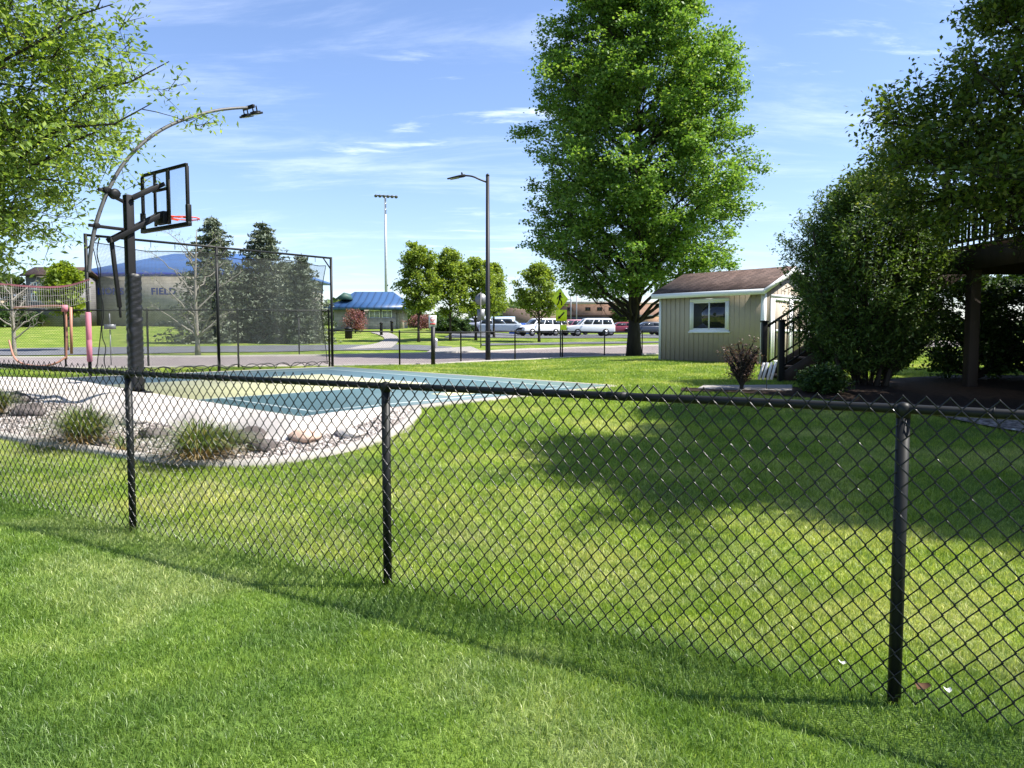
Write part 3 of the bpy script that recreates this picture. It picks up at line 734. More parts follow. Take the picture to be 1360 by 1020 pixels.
# ------------------------------------------------------------------ tree machinery
def rand_unit(n):
    v = rng.standard_normal((n, 3)); return v / np.linalg.norm(v, axis=1, keepdims=True)
def leaves(b, centers, size, aspect=.6, up=.5, jit=.3, fold=.25, tri=False):
    n = len(centers); L = rand_unit(n); L[:, 2] *= .7; L[:, 2] -= .15; L /= np.linalg.norm(L, axis=1, keepdims=True)
    nr = rand_unit(n); nr[:, 2] = np.abs(nr[:, 2]) + up; Wd = np.cross(L, nr); Wd /= np.linalg.norm(Wd, axis=1, keepdims=True) + 1e-9; nr = np.cross(Wd, L)
    s = (size * rng.uniform(1 - jit, 1 + jit, n))[:, None]
    tipv = centers + L * s * .55; base = centers - L * s * .45
    m1 = centers + Wd * s * aspect * .5 + nr * s * fold * .3; m2 = centers - Wd * s * aspect * .5 + nr * s * fold * .3
    a = np.repeat(rng.uniform(0, 1, n), 4)
    V = np.stack([base, m1, tipv, m2], 1).reshape(-1, 3)
    i = np.arange(n)[:, None] * 4
    b.add(V, np.concatenate([i + np.array([[0, 1, 2]]), i + np.array([[0, 2, 3]])]), a)
def bez(p0, p1, p2, k):
    t = np.linspace(0, 1, k)[None, :, None]; return p0[:, None] * (1 - t) ** 2 + p1[:, None] * 2 * t * (1 - t) + p2[:, None] * t ** 2
def decid(name, label, base, H, prof, trunk_r, clear, n1, n2, n3, nleaf, lsize, lm, bm, lean=(0, 0), sig=.22, aspect=.6, group=None, rise=.5, leafup=.5, cat='tree', forks=None, l2=.34, inner=.35, spread=1.0, minz=None, squash=(1, 1), lump=.16, limb=.42, zs=.55, lowf=.55):
    """prof: list of (rel height 0..1 over the crown, radius). crown spans clear*..H above the base"""
    base = np.array(base, float); root = thing(name, base, label, cat, group)
    top = base + np.array([lean[0], lean[1], H * .97])
    zr = lambda h: np.interp(h, [p[0] for p in prof], [p[1] for p in prof])
    tb = MB()
    K = 14; t = np.linspace(0, 1, K)[:, None]; wob = np.stack([np.sin(t[:, 0] * 5 + base[0]) * .012 * H * t[:, 0], np.cos(t[:, 0] * 4 + base[1]) * .012 * H * t[:, 0], 0 * t[:, 0]], 1)
    tr = base + (top - base) * t + wob; rr = trunk_r * (1 - t[:, 0]) ** .8 + .015; rr[0] *= 1.45; rr[1] *= 1.05; tr[0, 2] -= .1
    tb.tube(tr, rr, 12)
    # roots flare
    def trunk_at(f): return np.stack([np.interp(f, t[:, 0], tr[:, k]) for k in range(3)], -1)
    # limbs
    hz = np.sort(rng.uniform(0.0, 1, n1)) ** .85
    az = np.arange(n1) * 2.39996 + rng.uniform(-.4, .4, n1)
    crown0 = clear
    tipz = crown0 + (H - crown0) * hz
    rad = zr(hz) * rng.uniform(.72, 1.0, n1) * spread * (1 + lump * np.sin(az * 3 + hz * 11 + base[0]) * np.cos(az * 2 - hz * 17))
    startf = np.clip((tipz - rad * rise * .9 - .1) / (H * .97), clear * lowf / H, .93)
    p0 = trunk_at(startf)
    p2 = np.stack([base[0] + lean[0] * hz + np.cos(az) * rad * squash[0], base[1] + lean[1] * hz + np.sin(az) * rad * squash[1], base[2] + tipz], 1)
    p1 = (p0 + p2) / 2; p1[:, 2] += -.05 * rad + rad * .16 * (1 if rise > .3 else -1)
    k1 = 9; L1 = bez(p0, p1, p2, k1); L1[:, 1:-1] += rng.standard_normal((n1, k1 - 2, 3)) * (.02 * rad[:, None, None])
    r0 = np.interp(startf, t[:, 0], rr) * limb + .012; R1 = r0[:, None] * (1 - np.linspace(0, 1, k1)[None]) ** .8 + .008
    tb.tubes(L1, R1, 6)
    # secondaries
    f = rng.uniform(inner, 1.0, (n1, n2)); fi = f * (k1 - 1); i0 = np.minimum(fi.astype(int), k1 - 2); w = (fi - i0)[..., None]
    ii = np.arange(n1)[:, None]; s0 = L1[ii, i0] * (1 - w) + L1[ii, i0 + 1] * w; dirL = L1[ii, i0 + 1] - L1[ii, i0]
    dirL /= np.linalg.norm(dirL, axis=2, keepdims=True)
    sd = dirL * .7 + rand_unit(n1 * n2).reshape(n1, n2, 3) * .95; sd[..., 2] = sd[..., 2] * .75 + .16 * (1 if rise > .3 else .2); sd /= np.linalg.norm(sd, axis=2, keepdims=True)
    ln = (l2 * rad[:, None] + min(.25, .04 * H)) * (1.25 - .65 * f) * rng.uniform(.6, 1.2, (n1, n2))
    s2 = s0 + sd * ln[..., None]; s1 = (s0 + s2) / 2; s1[..., 2] += ln * .08
    S2 = bez(s0.reshape(-1, 3), s1.reshape(-1, 3), s2.reshape(-1, 3), 5); m_ = len(S2)
    R2 = (np.interp(f.ravel(), [0, 1], [1, .45]) * .022 * (trunk_r / .25) ** .5)[:, None] * (1 - np.linspace(0, .85, 5)[None])
    tb.tubes(S2, R2, 4)
    # twigs
    f3 = rng.uniform(.25, 1, (m_, n3)); fi = f3 * 4; i0 = np.minimum(fi.astype(int), 3); w = (fi - i0)[..., None]; ii = np.arange(m_)[:, None]
    q0 = S2[ii, i0] * (1 - w) + S2[ii, i0 + 1] * w; td = (S2[ii, i0 + 1] - S2[ii, i0]); td /= np.linalg.norm(td, axis=2, keepdims=True) + 1e-9
    td = td * .7 + rand_unit(m_ * n3).reshape(m_, n3, 3); td[..., 2] += .1; td /= np.linalg.norm(td, axis=2, keepdims=True)
    l3 = (ln.ravel()[:, None] * .42 + .08) * rng.uniform(.5, 1.1, (m_, n3)); q2 = q0 + td * l3[..., None]
    Q = np.stack([q0.reshape(-1, 3), (q0.reshape(-1, 3) + q2.reshape(-1, 3)) / 2 + [0, 0, .01], q2.reshape(-1, 3)], 1)
    tb.tubes(Q, np.tile(np.array([.009, .006, .003]) * (trunk_r / .25) ** .4, (len(Q), 1)), 3)
    tb.build('trunk', bm, root, smooth=True)
    if nleaf:
        fr = rng.uniform(.15, 1.08, (len(Q), nleaf)); c = Q[:, 0:1] * (1 - fr[..., None]) + Q[:, 2:3] * fr[..., None]
        c = c + rng.standard_normal(c.shape) * sig * np.array([1, 1, zs]); c = c.reshape(-1, 3)
        if minz is not None: c = c[c[:, 2] > minz + .35 * np.sin(c[:, 0] * 3) * np.sin(c[:, 1] * 3 + 1)]
        lb = MB(); leaves(lb, c, lsize, aspect, leafup); lb.build('crown', lm, root)
    return root

M['maple'] = leaf_mat('maple_leaves', (.085, .185, .035), (.18, .32, .06), (.32, .44, .12), .45)
M['ash'] = leaf_mat('ash_leaves', (.12, .21, .04), (.23, .34, .06), (.36, .46, .13), .5)
M['birch'] = leaf_mat('birch_leaves', (.06, .11, .02), (.13, .195, .03), (.25, .28, .06), .42)
M['younggreen'] = leaf_mat('young_tree_leaves', (.14, .21, .03), (.23, .32, .05), (.32, .39, .08), .45)
M['yellowgreen'] = leaf_mat('yellow_green_leaves', (.13, .2, .015), (.22, .30, .03), None, .45)
M['cedar'] = leaf_mat('cedar_sprays', (.04, .085, .018), (.10, .175, .035), (.22, .31, .085), .35, .5, .4)
M['sprucemat'] = leaf_mat('blue_spruce_needles', (.08, .105, .07), (.15, .185, .13), (.25, .28, .21), .12, .6, .3)
M['purple'] = leaf_mat('purple_leaves', (.08, .045, .045), (.16, .10, .085), (.26, .2, .15), .3)
M['lilac'] = leaf_mat('pink_crabapple_leaves', (.16, .06, .07), (.28, .12, .13), (.4, .24, .24), .35)
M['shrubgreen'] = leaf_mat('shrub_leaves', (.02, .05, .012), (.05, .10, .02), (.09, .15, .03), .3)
M['farwood'] = leaf_mat('distant_leaves', (.06, .10, .03), (.11, .17, .05), (.15, .2, .06), .3)

# big maple
x = wx(842, 38); decid('maple_tree', 'large full maple tree standing on the lawn edge left of the tan shed', (x, 38, GH(x, 38)), 20.3,
    [(0, 3.8), (.03, 4.8), (.1, 5.4), (.21, 5.6), (.33, 5.5), (.44, 5.6), (.55, 5.2), (.66, 4.9), (.78, 3.9), (.89, 2.3), (1, .5)], .27, 2.9, 150, 13, 5, 22, .15, M['maple'], M['darkbark'], sig=.2, aspect=.8, rise=.8, minz=3.4, limb=.24, leafup=.9, l2=.30, zs=.38, lump=.07)
# ash at left
decid('ash_tree', 'leafy ash tree filling the upper left corner', (-10.75, 12.2, GH(-10.75, 12.2)), 10.6,
    [(0, 2.2), (.16, 3.7), (.25, 4.6), (.4, 4.75), (.55, 4.4), (.8, 3.3), (1, .8)], .19, 2.2, 120, 16, 5, 21, .115, M['ash'], M['darkbark'], sig=.15, aspect=.4, rise=.7, leafup=.3, limb=.22, spread=1.03, lump=.06, l2=.28)
# tree over the deck at right, and the bigger tree just outside the view whose shadow lies on the lawn
decid('deck_tree', 'dark leafy tree overhanging the deck at the right edge', (8.05, 11.0, GH(8.05, 11.0)), 7.9,
    [(0, 2.0), (.12, 2.7), (.28, 2.75), (.42, 2.2), (.6, 1.5), (.8, .8), (1, .1)], .1, 2.75, 90, 14, 5, 19, .085, M['birch'], M['darkbark'], sig=.11, aspect=.55, rise=.5, leafup=.5, limb=.22, minz=2.95, lowf=1.0)
decid('shade_tree', 'big tree just past the right edge, known by its shadow on the lawn', (10.5, 7.8, GH(10.5, 7.8)), 12.0,
    [(0, 2.4), (.15, 3.4), (.4, 3.6), (.65, 3.3), (.85, 2.3), (1, .7)], .2, 2.2, 96, 15, 5, 17, .11, M['birch'], M['darkbark'], sig=.16, aspect=.6, rise=.5, leafup=.5, limb=.3)

# young trees beyond the road
def young(px, Yt, ytop, ybase, wpx, label, lm, group='young trees along the car park', seed=0, **kw):
    x = wx(px, Yt); zb_ = GH(x, Yt); zt_ = at(px, ytop, Yt)[2]; H = zt_ - zb_; r = wpx / 2 / F * Yt * .98
    clear = kw.pop('clear', (at(px, ybase, Yt)[2] - zb_))
    return decid('young_tree', label, (x, Yt, zb_), H, [(0, r * .7), (.15, r), (.4, r * 1.0), (.7, r * .75), (.9, r * .4), (1, r * .1)], kw.pop('tr', .09), max(clear, .6), kw.pop('n1', 34), 9, 4, kw.pop('nl', 9), kw.pop('ls', .21), lm, kw.pop('bm', M['bark']), sig=kw.pop('sig', .2), aspect=.75, rise=.8, lump=.3, l2=.42, group=group, **kw)
young(556, 62, 320, 410, 54, 'tall young tree nearest the blue roofed pavilion', M['younggreen'])
young(598, 64, 332, 412, 54, 'rounded young tree in the middle of the row of trees', M['younggreen'])
young(632, 66, 343, 415, 60, 'spreading young tree behind the street light pole', M['younggreen'])
young(656, 72, 352, 412, 34, 'narrow young tree just right of the street light pole', M['younggreen'])
young(716, 64, 352, 412, 60, 'sparse young tree above the white parked vehicles', M['younggreen'], nl=7)
young(88, 44, 354, 415, 42, 'low yellow green tree in front of the grey house', M['yellowgreen'], group=None, tr=.08, ls=.2, nl=10)
# bare aspen
x = wx(262, 40); decid('bare_tree', 'leafless white barked tree before the spruces', (x, 40, GH(x, 40)), at(262, 300, 40)[2] - GH(x, 40),
    [(0, 1.8), (.3, 2.6), (.6, 2.5), (1, 1.2)], .1, 1.7, 18, 7, 4, 1, .07, M['younggreen'], M['greybark'], sig=.05, rise=1.0, limb=.3)
x = wx(18, 36); decid('bare_tree', 'small pale leafless tree at the far left edge', (x, 36, GH(x, 36)), 3.9,
    [(0, .9), (.4, 1.5), (1, .7)], .09, 1.2, 12, 6, 4, 0, .08, M['younggreen'], M['greybark'], rise=.8, limb=.3)
# far green fuzz trees
for px, Yt, yt, w, lab in ((825, 150, 400, 30, 'small distant tree left of the maple trunk above the school'), (520, 130, 398, 22, 'small distant tree right of the pavilion roof'), (540, 150, 402, 30, 'pale distant tree behind the red shrub'), (12, 95, 365, 46, 'distant tree at the left edge behind the bare tree')):
    young(px, Yt, yt, 425, w, lab, M['farwood'], group='distant trees', n1=18, nl=8, ls=.5, sig=.4)

# spruces
def spruce(px, Yt, ytop, wpx, label, n=46):
    x = wx(px, Yt); zb_ = GH(x, Yt); H = at(px, ytop, Yt)[2] - zb_; r = wpx / 2 / F * Yt; base = np.array([x, Yt, zb_])
    root = thing('spruce_tree', base, label, 'tree', 'blue spruces behind the net')
    tb = MB(); tb.tube([base - [0, 0, .1], base + [0, 0, H * .5], base + [0, 0, H]], [.22, .12, .02], 8)
    whorl = int(H / .33); lb = MB(); Lb = []; Lc = []
    for w in range(whorl):
        h = .35 + (H - .45) * w / whorl; rel = 1 - h / H; rad = r * (rel ** .72) * rng.uniform(.85, 1.15) + .15; k = max(5, int(7 + rad * 3.2))
        for a in np.arange(k) * 2 * PI / k + rng.uniform(0, 6): 
            rr_ = rad * rng.uniform(.6, 1.15); h = .3 + (H - .4) * (w + rng.uniform(-.6, .6)) / whorl; h = max(h, .25); p0 = base + [0, 0, h]; p2 = base + np.array([math.cos(a) * rr_, math.sin(a) * rr_, h - rr_ * .13 + .0]); p1 = (p0 + p2) / 2 + [0, 0, -.06 * rr_]
            Lb.append((p0, p1, p2)); 
    Lb = np.array(Lb); S = bez(Lb[:, 0], Lb[:, 1], Lb[:, 2], 5); tb.tubes(S, np.tile(np.linspace(.03, .008, 5), (len(S), 1)), 3); tb.build('trunk', M['darkbark'], root)
    dens = 34; fr = rng.uniform(.12, 1.03, (len(S), dens)) ** .75; fi = np.clip(fr * 4, 0, 3.999); i0 = fi.astype(int); w_ = (fi - i0)[..., None]; ii = np.arange(len(S))[:, None]
    c = S[ii, i0] * (1 - w_) + S[ii, i0 + 1] * w_; sp_ = np.linalg.norm(Lb[:, 2] - Lb[:, 0], axis=1)[:, None, None]
    c = c + rng.standard_normal(c.shape) * np.array([1, 1, .45]) * (.08 + .13 * sp_ * (1.1 - fr[..., None])); c = c.reshape(-1, 3)
    leaves(lb, c, .34, .34, .3); lb.build('crown', M['sprucemat'], root)
spruce(285, 58, 286, 132, 'leftmost tall blue spruce behind the bare white tree')
spruce(352, 60, 293, 146, 'broad blue spruce in the middle behind the net')
spruce(402, 57, 336, 92, 'short blue spruce beside the right net pole')
spruce(322, 66, 352, 90, 'lower spruce partly hidden between two taller spruces')
spruce(380, 66, 345, 90, 'spruce hidden between the broad and the short spruce')

# red crab apples / shrubs near the pavilion
def shrub(name, label, base, H, r, lm, nl=14, ls=.14, sig=.12, n1=26, n2=7, n3=3, tr=.04, clear=.25, bm=None, cat='shrub', prof=None, **kw):
    return decid(name, label, base, H, prof or [(0, r * .7), (.3, r), (.7, r * .85), (1, r * .3)], tr, clear, n1, n2, n3, nl, ls, lm, bm or M['darkbark'], sig=sig, rise=.7, cat=cat, **kw)
for px, Yt, H, r, lab in ((472, 78, 2.3, 1.2, 'pink flowering crab apple in front of the pavilion door'), (559, 85, 1.6, 1.7, 'reddish shrub between pavilion and young tree')):
    x = wx(px, Yt); shrub('crab_apple', lab, (x, Yt, GH(x, Yt)), H, r, M['lilac'], ls=.15, sig=.2, nl=5, group='red leaved shrubs near the pavilion')
for px, Yt, H, r, lab in ((603, 80, 1.5, 2.2, 'low dark green shrub before the car park'), (590, 84, 1.3, 1.5, 'round dark bush left of the low shrub')):
    x = wx(px, Yt); shrub('shrub', lab, (x, Yt, GH(x, Yt)), H, r, M['shrubgreen'], ls=.2, sig=.14, group='dark bushes by the car park')
# low hedge behind, under the far left buildings
x = wx(-5, 92); shrub('hedge', 'dark low hedge at the foot of the far left building', (x, 92, GH(x, 92)), 1.6, 5.5, M['shrubgreen'], ls=.35, sig=.3, n1=40)

# purple leaf shrub
p = G(985, 519); shrub('plum_shrub', 'purple leaved shrub with open stems before the shed', p, 1.18, .5, M['purple'], nl=9, ls=.05, sig=.035, n1=34, n2=7, n3=3, tr=.03, clear=.3, prof=[(0, .25), (.4, .48), (.8, .52), (1, .35)], rise=1) if False else \
    decid('plum_shrub', 'purple leaved shrub with open stems before the shed', p, .88, [(0, .12), (.4, .28), (.75, .38), (1, .28)], .022, .2, 30, 5, 3, 4, .042, M['purple'], M['darkbark'], sig=.03, rise=1.5, cat='shrub', inner=.4)

# arborvitae clump
ab = np.array([wx(1152, 15.2), 15.2, 0.]); ab[2] = GH(ab[0], ab[1])
root = thing('arborvitae', ab, 'big dense rounded arborvitae between shed and deck', 'evergreen tree')
tb = MB()
for k in range(13):
    a = k * 2.4; r0 = rng.uniform(.05, .45); b0 = ab + np.array([math.cos(a) * r0, math.sin(a) * r0, -.05]); t0 = ab + np.array([math.cos(a) * (r0 + rng.uniform(.3, .9)), math.sin(a) * (r0 + rng.uniform(.3, .9)), rng.uniform(2.2, 3.6)])
    mid_ = (b0 + t0) / 2 + np.array([math.cos(a) * .12, math.sin(a) * .12, 0]); tb.tube(smooth_curve([b0, mid_, t0], 2), np.linspace(rng.uniform(.035, .06), .012, len(smooth_curve([b0, mid_, t0], 2))), 7)
# branches from stems to envelope sprays
nb = 2600
hrel = rng.uniform(0, 1, nb) ** .9; az = rng.uniform(0, 2 * PI, nb)
er = np.interp(hrel, [0, .12, .35, .6, .8, .93, 1], [.85, 1.25, 1.56, 1.56, 1.25, .75, .2]) * (1 + .11 * np.sin(az * 3 + 1) + .10 * np.sin(az * 5 + hrel * 9) + .05 * np.sin(az * 11 + hrel * 23))
Hh = 4.2; z0 = .58
end = np.stack([ab[0] + np.cos(az) * er, ab[1] + np.sin(az) * er, ab[2] + z0 + (Hh - z0) * hrel], 1); rr_ = (rng.uniform(.66, 1, nb) * (1 + .13 * np.sin(az * 8 + 6 * np.sin(hrel * 9)) * np.sin(hrel * 26 + az * 3)))[:, None]
axis_pt = np.stack([np.full(nb, ab[0]), np.full(nb, ab[1]), end[:, 2] - .75 * er], 1)
end = axis_pt + (end - axis_pt) * rr_; st_ = axis_pt + (end - axis_pt) * .35
S = bez(st_, (st_ + end) / 2 - [0, 0, .1], end, 4); tb.tubes(S, np.tile(np.linspace(.008, .003, 4), (nb, 1)), 3); tb.build('trunk', M['bark'], root, smooth=True)
fr = rng.uniform(.5, 1.08, (nb, 26)); c = st_[:, None] * (1 - fr[..., None]) + end[:, None] * fr[..., None]
c = (c + rng.standard_normal(c.shape) * np.array([.065, .065, .04])).reshape(-1, 3)
lb = MB(); leaves(lb, c, .09, .34, .5); 
# upright sprays poking from the outline
top_i = rng.choice(nb, 500); tp = end[top_i]; q = (tp[:, None] + np.linspace(0, .26, 6)[None, :, None] * np.array([.25, 0, 1]) * rng.uniform(.3, 1.2, (500, 1, 1)) + rng.standard_normal((500, 6, 3)) * .012).reshape(-1, 3)
leaves(lb, q, .06, .3, .3); lb.build('crown', M['cedar'], root)

# dark bushes below and behind the deck
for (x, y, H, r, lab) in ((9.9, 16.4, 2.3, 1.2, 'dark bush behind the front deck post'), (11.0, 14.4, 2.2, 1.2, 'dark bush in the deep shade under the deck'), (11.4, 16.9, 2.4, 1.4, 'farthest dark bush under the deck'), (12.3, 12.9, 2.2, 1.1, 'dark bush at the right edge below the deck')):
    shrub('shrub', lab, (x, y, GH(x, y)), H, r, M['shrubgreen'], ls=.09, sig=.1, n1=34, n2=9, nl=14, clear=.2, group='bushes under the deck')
p = G(1092, 524); shrub('juniper', 'low green plant at the foot of the deck stairs', p, .48, .42, M['shrubgreen'], ls=.06, sig=.04, n1=30, n2=8, nl=9, clear=.05, tr=.02)

# distant woods
nfar = 26000; pxs = rng.uniform(-300, 1660, nfar); Yd = rng.uniform(230, 300, nfar); xs = (pxs - 680) / F * Yd
hh = 5.5 + 3 * np.sin(pxs * .021) + 2 * np.sin(pxs * .057 + 1) + 1.3 * np.sin(pxs * .13)
zz = hgt(xs, Yd) + rng.uniform(0, 1, nfar) ** .6 * hh * (1 - .5 * np.clip((pxs - 640) / 200, 0, 1) * 1)
lb = MB(); leaves(lb, np.stack([xs, Yd, zz], 1), 2.2, .8, .3); tag(lb.build('distant_wood', M['farwood']), 'distant band of woodland along the horizon', 'woodland', kind='stuff')

# ------------------------------------------------------------------ shed
SL = np.array([5.22, 27.3, .56]); SR = np.array([7.86, 24.05, .56]); w_ = (SR - SL) / np.linalg.norm(SR - SL); g_ = np.array([-w_[1], w_[0], 0]); LS = np.linalg.norm(SR - SL); DS = 3.0; HS = 2.4; PK = 3.06
fn = -g_        # long wall normal, towards the camera
sh = thing('garden_shed', SL, 'tan board sided shed with white trim and brown roof', 'shed')
def S3(a, d_, z): return SL + w_ * a + g_ * d_ + UP * z
b = MB(); b.prism([S3(0, 0, 0), S3(0, DS, 0), S3(0, DS, HS), S3(0, DS / 2, PK), S3(0, 0, HS)], w_ * LS)
ridges = []
k = 0.1
while k < LS - .05: b.box(S3(k, -.004, HS / 2), (.012, .02, HS - .02), w_, -g_ * -1); k += .2
k = .15
while k < DS - .05: b.box(S3(LS + .004, k, (HS + PK * 0) / 2), (.02, .012, HS - .02), w_); k += .2
b.build('wall', M['siding'], sh)
b = MB(); ov = .16
for a0, a1, zz_ in ((-ov, LS + ov, 0),):
    for sgn in (0, 1):
        e_d = -.22 if sgn == 0 else DS + .22; ez_ = HS + (PK - HS) * (-.22 / (DS / 2)); th = .05
        p0, p1, p2, p3 = S3(a0, e_d, ez_ + .03), S3(a1, e_d, ez_ + .03), S3(a1, DS / 2, PK + .03), S3(a0, DS / 2, PK + .03)
        b.add([p0, p1, p2, p3, p0 + UP * th, p1 + UP * th, p2 + UP * th, p3 + UP * th], [np.array([(0, 1, 2, 3), (7, 6, 5, 4), (0, 4, 5, 1), (1, 5, 6, 2), (2, 6, 7, 3), (3, 7, 4, 0)])])
b.build('roof', M['shingle'], sh)
b = MB(); ez_ = HS + (PK - HS) * (-.22 / (DS / 2))
b.box(S3(LS / 2, -.235, ez_ - .04), (LS + 2 * ov + .02, .025, .17), w_)
for a in (-ov - .013, LS + ov + .013):
    for d0, d1 in ((-.24, DS / 2), (DS + .24, DS / 2)): b.bar(S3(a, d0, ez_ - .03), S3(a, d1, PK - .02), .025, .15)
b.build('fascia', M['whitepaint'], sh)
for a in (.05, LS - .05): b = MB(); b.box(S3(a, -.012, HS / 2 - .01), (.1, .024, HS - .04), w_); b.build('corner_trim', M['whitepaint'], sh)
for d_ in (.03, DS - .05): b = MB(); b.box(S3(LS + .014, d_, HS / 2 - .01), (.028, .11, HS - .04), w_); b.build('corner_trim', M['whitepaint'], sh)
a0, a1, z0_, z1_ = 1.36, 2.93, .99, 2.13
win = MB()
win.box(S3((a0 + a1) / 2, -.03, z1_ - .05), (a1 - a0, .04, .1), w_); win.box(S3((a0 + a1) / 2, -.03, z0_ + .05), (a1 - a0, .04, .1), w_)
for a in (a0 + .05, a1 - .05): win.box(S3(a, -.03, (z0_ + z1_) / 2), (.1, .04, z1_ - z0_ - .2), w_)
win.box(S3((a0 + a1) / 2, -.033, z0_ + .02), (a1 - a0 + .08, .06, .05), w_)
wo = win.build('window', M['whitepaint'], sh)
b = MB()
for a in (a0 + .125, (a0 + a1) / 2, a1 - .125): b.box(S3(a, -.026, (z0_ + z1_) / 2), (.05, .025, z1_ - z0_ - .2), w_)
for z in (z0_ + .125, z1_ - .125): b.box(S3((a0 + a1) / 2, -.026, z), (a1 - a0 - .2, .02, .05), w_)
b.build('sash', M['whitepaint'], wo)
b = MB(); b.box(S3((a0 + a1) / 2, -.018, (z0_ + z1_) / 2), (a1 - a0 - .2, .012, z1_ - z0_ - .2), w_); b.build('pane', M['windowglass'], wo)
for d0, d1 in ((.45, 1.48), (1.5, 2.53)):
    b = MB(); b.box(S3(LS + .012, (d0 + d1) / 2, 1.05), (.02, d1 - d0, 2.05), w_); k = d0 + .15
    dr = b.build('door', M['siding'], sh)
    b = MB()
    for d_ in (d0 + .045, d1 - .045): b.box(S3(LS + .034, d_, 1.05), (.02, .09, 2.05), w_)
    for z in (.07, 1.05, 2.03): b.box(S3(LS + .033, (d0 + d1) / 2, z), (.018, d1 - d0 - .18, .09), w_)
    b.build('door_trim', M['whitepaint'], dr)
    b = MB(); b.box(S3(LS + .06, 1.49 + (.07 if d0 > 1 else -.07), 1.1), (.03, .02, .14), w_); b.build('handle', M['blackmetal'], dr)
b = MB(); b.box(S3(LS + .02, 1.49, 2.14), (.03, 2.3, .1), w_)
for d_ in (.385, 2.595): b.box(S3(LS + .02, d_, 1.04), (.03, .1, 2.08), w_)
b.build('door_frame', M['whitepaint'], sh)

# ------------------------------------------------------------------ unseen house of the deck, added right of view to block the sun
M['brownsiding'] = brick('brown_lap_siding', (.1, .07, .05), (.11, .078, .056), (.05, .035, .028), 9, .18, .012, .2, rot=(PI / 2, 0, PI / 2))
hs_ = thing('house', (13.75, 9.5, .3), 'unseen brown sided house added beyond the right edge to shade the deck', 'house')
b = MB(); b.box((18.0, 14.5, 3.2), (8.5, 12, 6.0)); b.build('wall', M['brownsiding'], hs_)
b = MB(); b.prism([(13.3, 8.1, 6.2), (18.0, 8.1, 8.6), (22.7, 8.1, 6.2), (22.7, 8.1, 6.4), (18.0, 8.1, 8.85), (13.3, 8.1, 6.4)], (0, 12.8, 0)); b.build('roof', M['shingle'], hs_)
for yy in (10.6, 17.6):
    b = MB(); b.box((13.72, yy, 4.6), (.08, 1.5, 1.3)); wf_ = b.build('window', M['whitepaint'], hs_); b = MB(); b.box((13.67, yy, 4.6), (.05, 1.3, 1.1)); b.build('pane', M['windowglass'], wf_)
# ------------------------------------------------------------------ deck with stairs
XD = 8.6; ZD = 3.15
dk = thing('deck', (XD, 15.6, GH(XD, 15.6)), 'dark brown raised wooden deck with stairs at the right edge', 'deck')
b = MB(); b.box((XD + .03, 12.9, 2.92), (.06, 5.5, .42)); b.box((XD + 2.5, 15.65, 2.92), (5, .06, .42)); b.box((XD + 2.5, 10.15, 2.92), (5, .06, .42)); b.build('beam', M['deckwood'], dk)
b = MB()
y = 10.2
while y < 15.6: b.box((XD + 2.5, y, ZD + .0), (5.1, .135, .035)); y += .142
b.build('floor_boards', M['deckwood'], dk)
for x, y in ((XD + .12, 14.6), (XD + .12, 11.0), (XD + 2.6, 15.4), (XD + 4.6, 15.4), (XD + 2.6, 10.6)):
    b = MB(); g0 = GH(x, y); b.box((x, y, (g0 - .05 + 2.71) / 2), (.19, .19, 2.71 - g0 + .05)); b.build('post', M['deckwood'], dk, bevel=.008)
for y, ht in ((15.55, 1.55), (13.8, 1.2), (12.0, 1.2), (10.3, 1.2)):
    b = MB(); b.box((XD + .06, y, ZD + ht / 2), (.11, .11, ht)); b.build('railing_post', M['deckwood'], dk, bevel=.006)
b = MB(); b.box((XD + .06, 12.9, ZD + 1.12), (.12, 5.2, .04)); b.box((XD + .06, 12.9, ZD + 1.03), (.04, 5.2, .09)); b.box((XD + .06, 12.9, ZD + .13), (.04, 5.2, .06)); b.box((XD + 2.5, 15.55, ZD + 1.08), (4.8, .09, .09)); b.build('railing', M['deckwood'], dk)
y = 10.45; k = 0
b = MB()
while y < 15.5:
    b.box((XD + .06, y, ZD + .58), (.03, .03, .9)); y += .115
for x in np.arange(XD + .2, XD + 4.9, .115): b.box((x, 15.55, ZD + .58), (.03, .03, .95))
tag(b.build('balusters', M['blackmetal'], dk), kind='stuff')
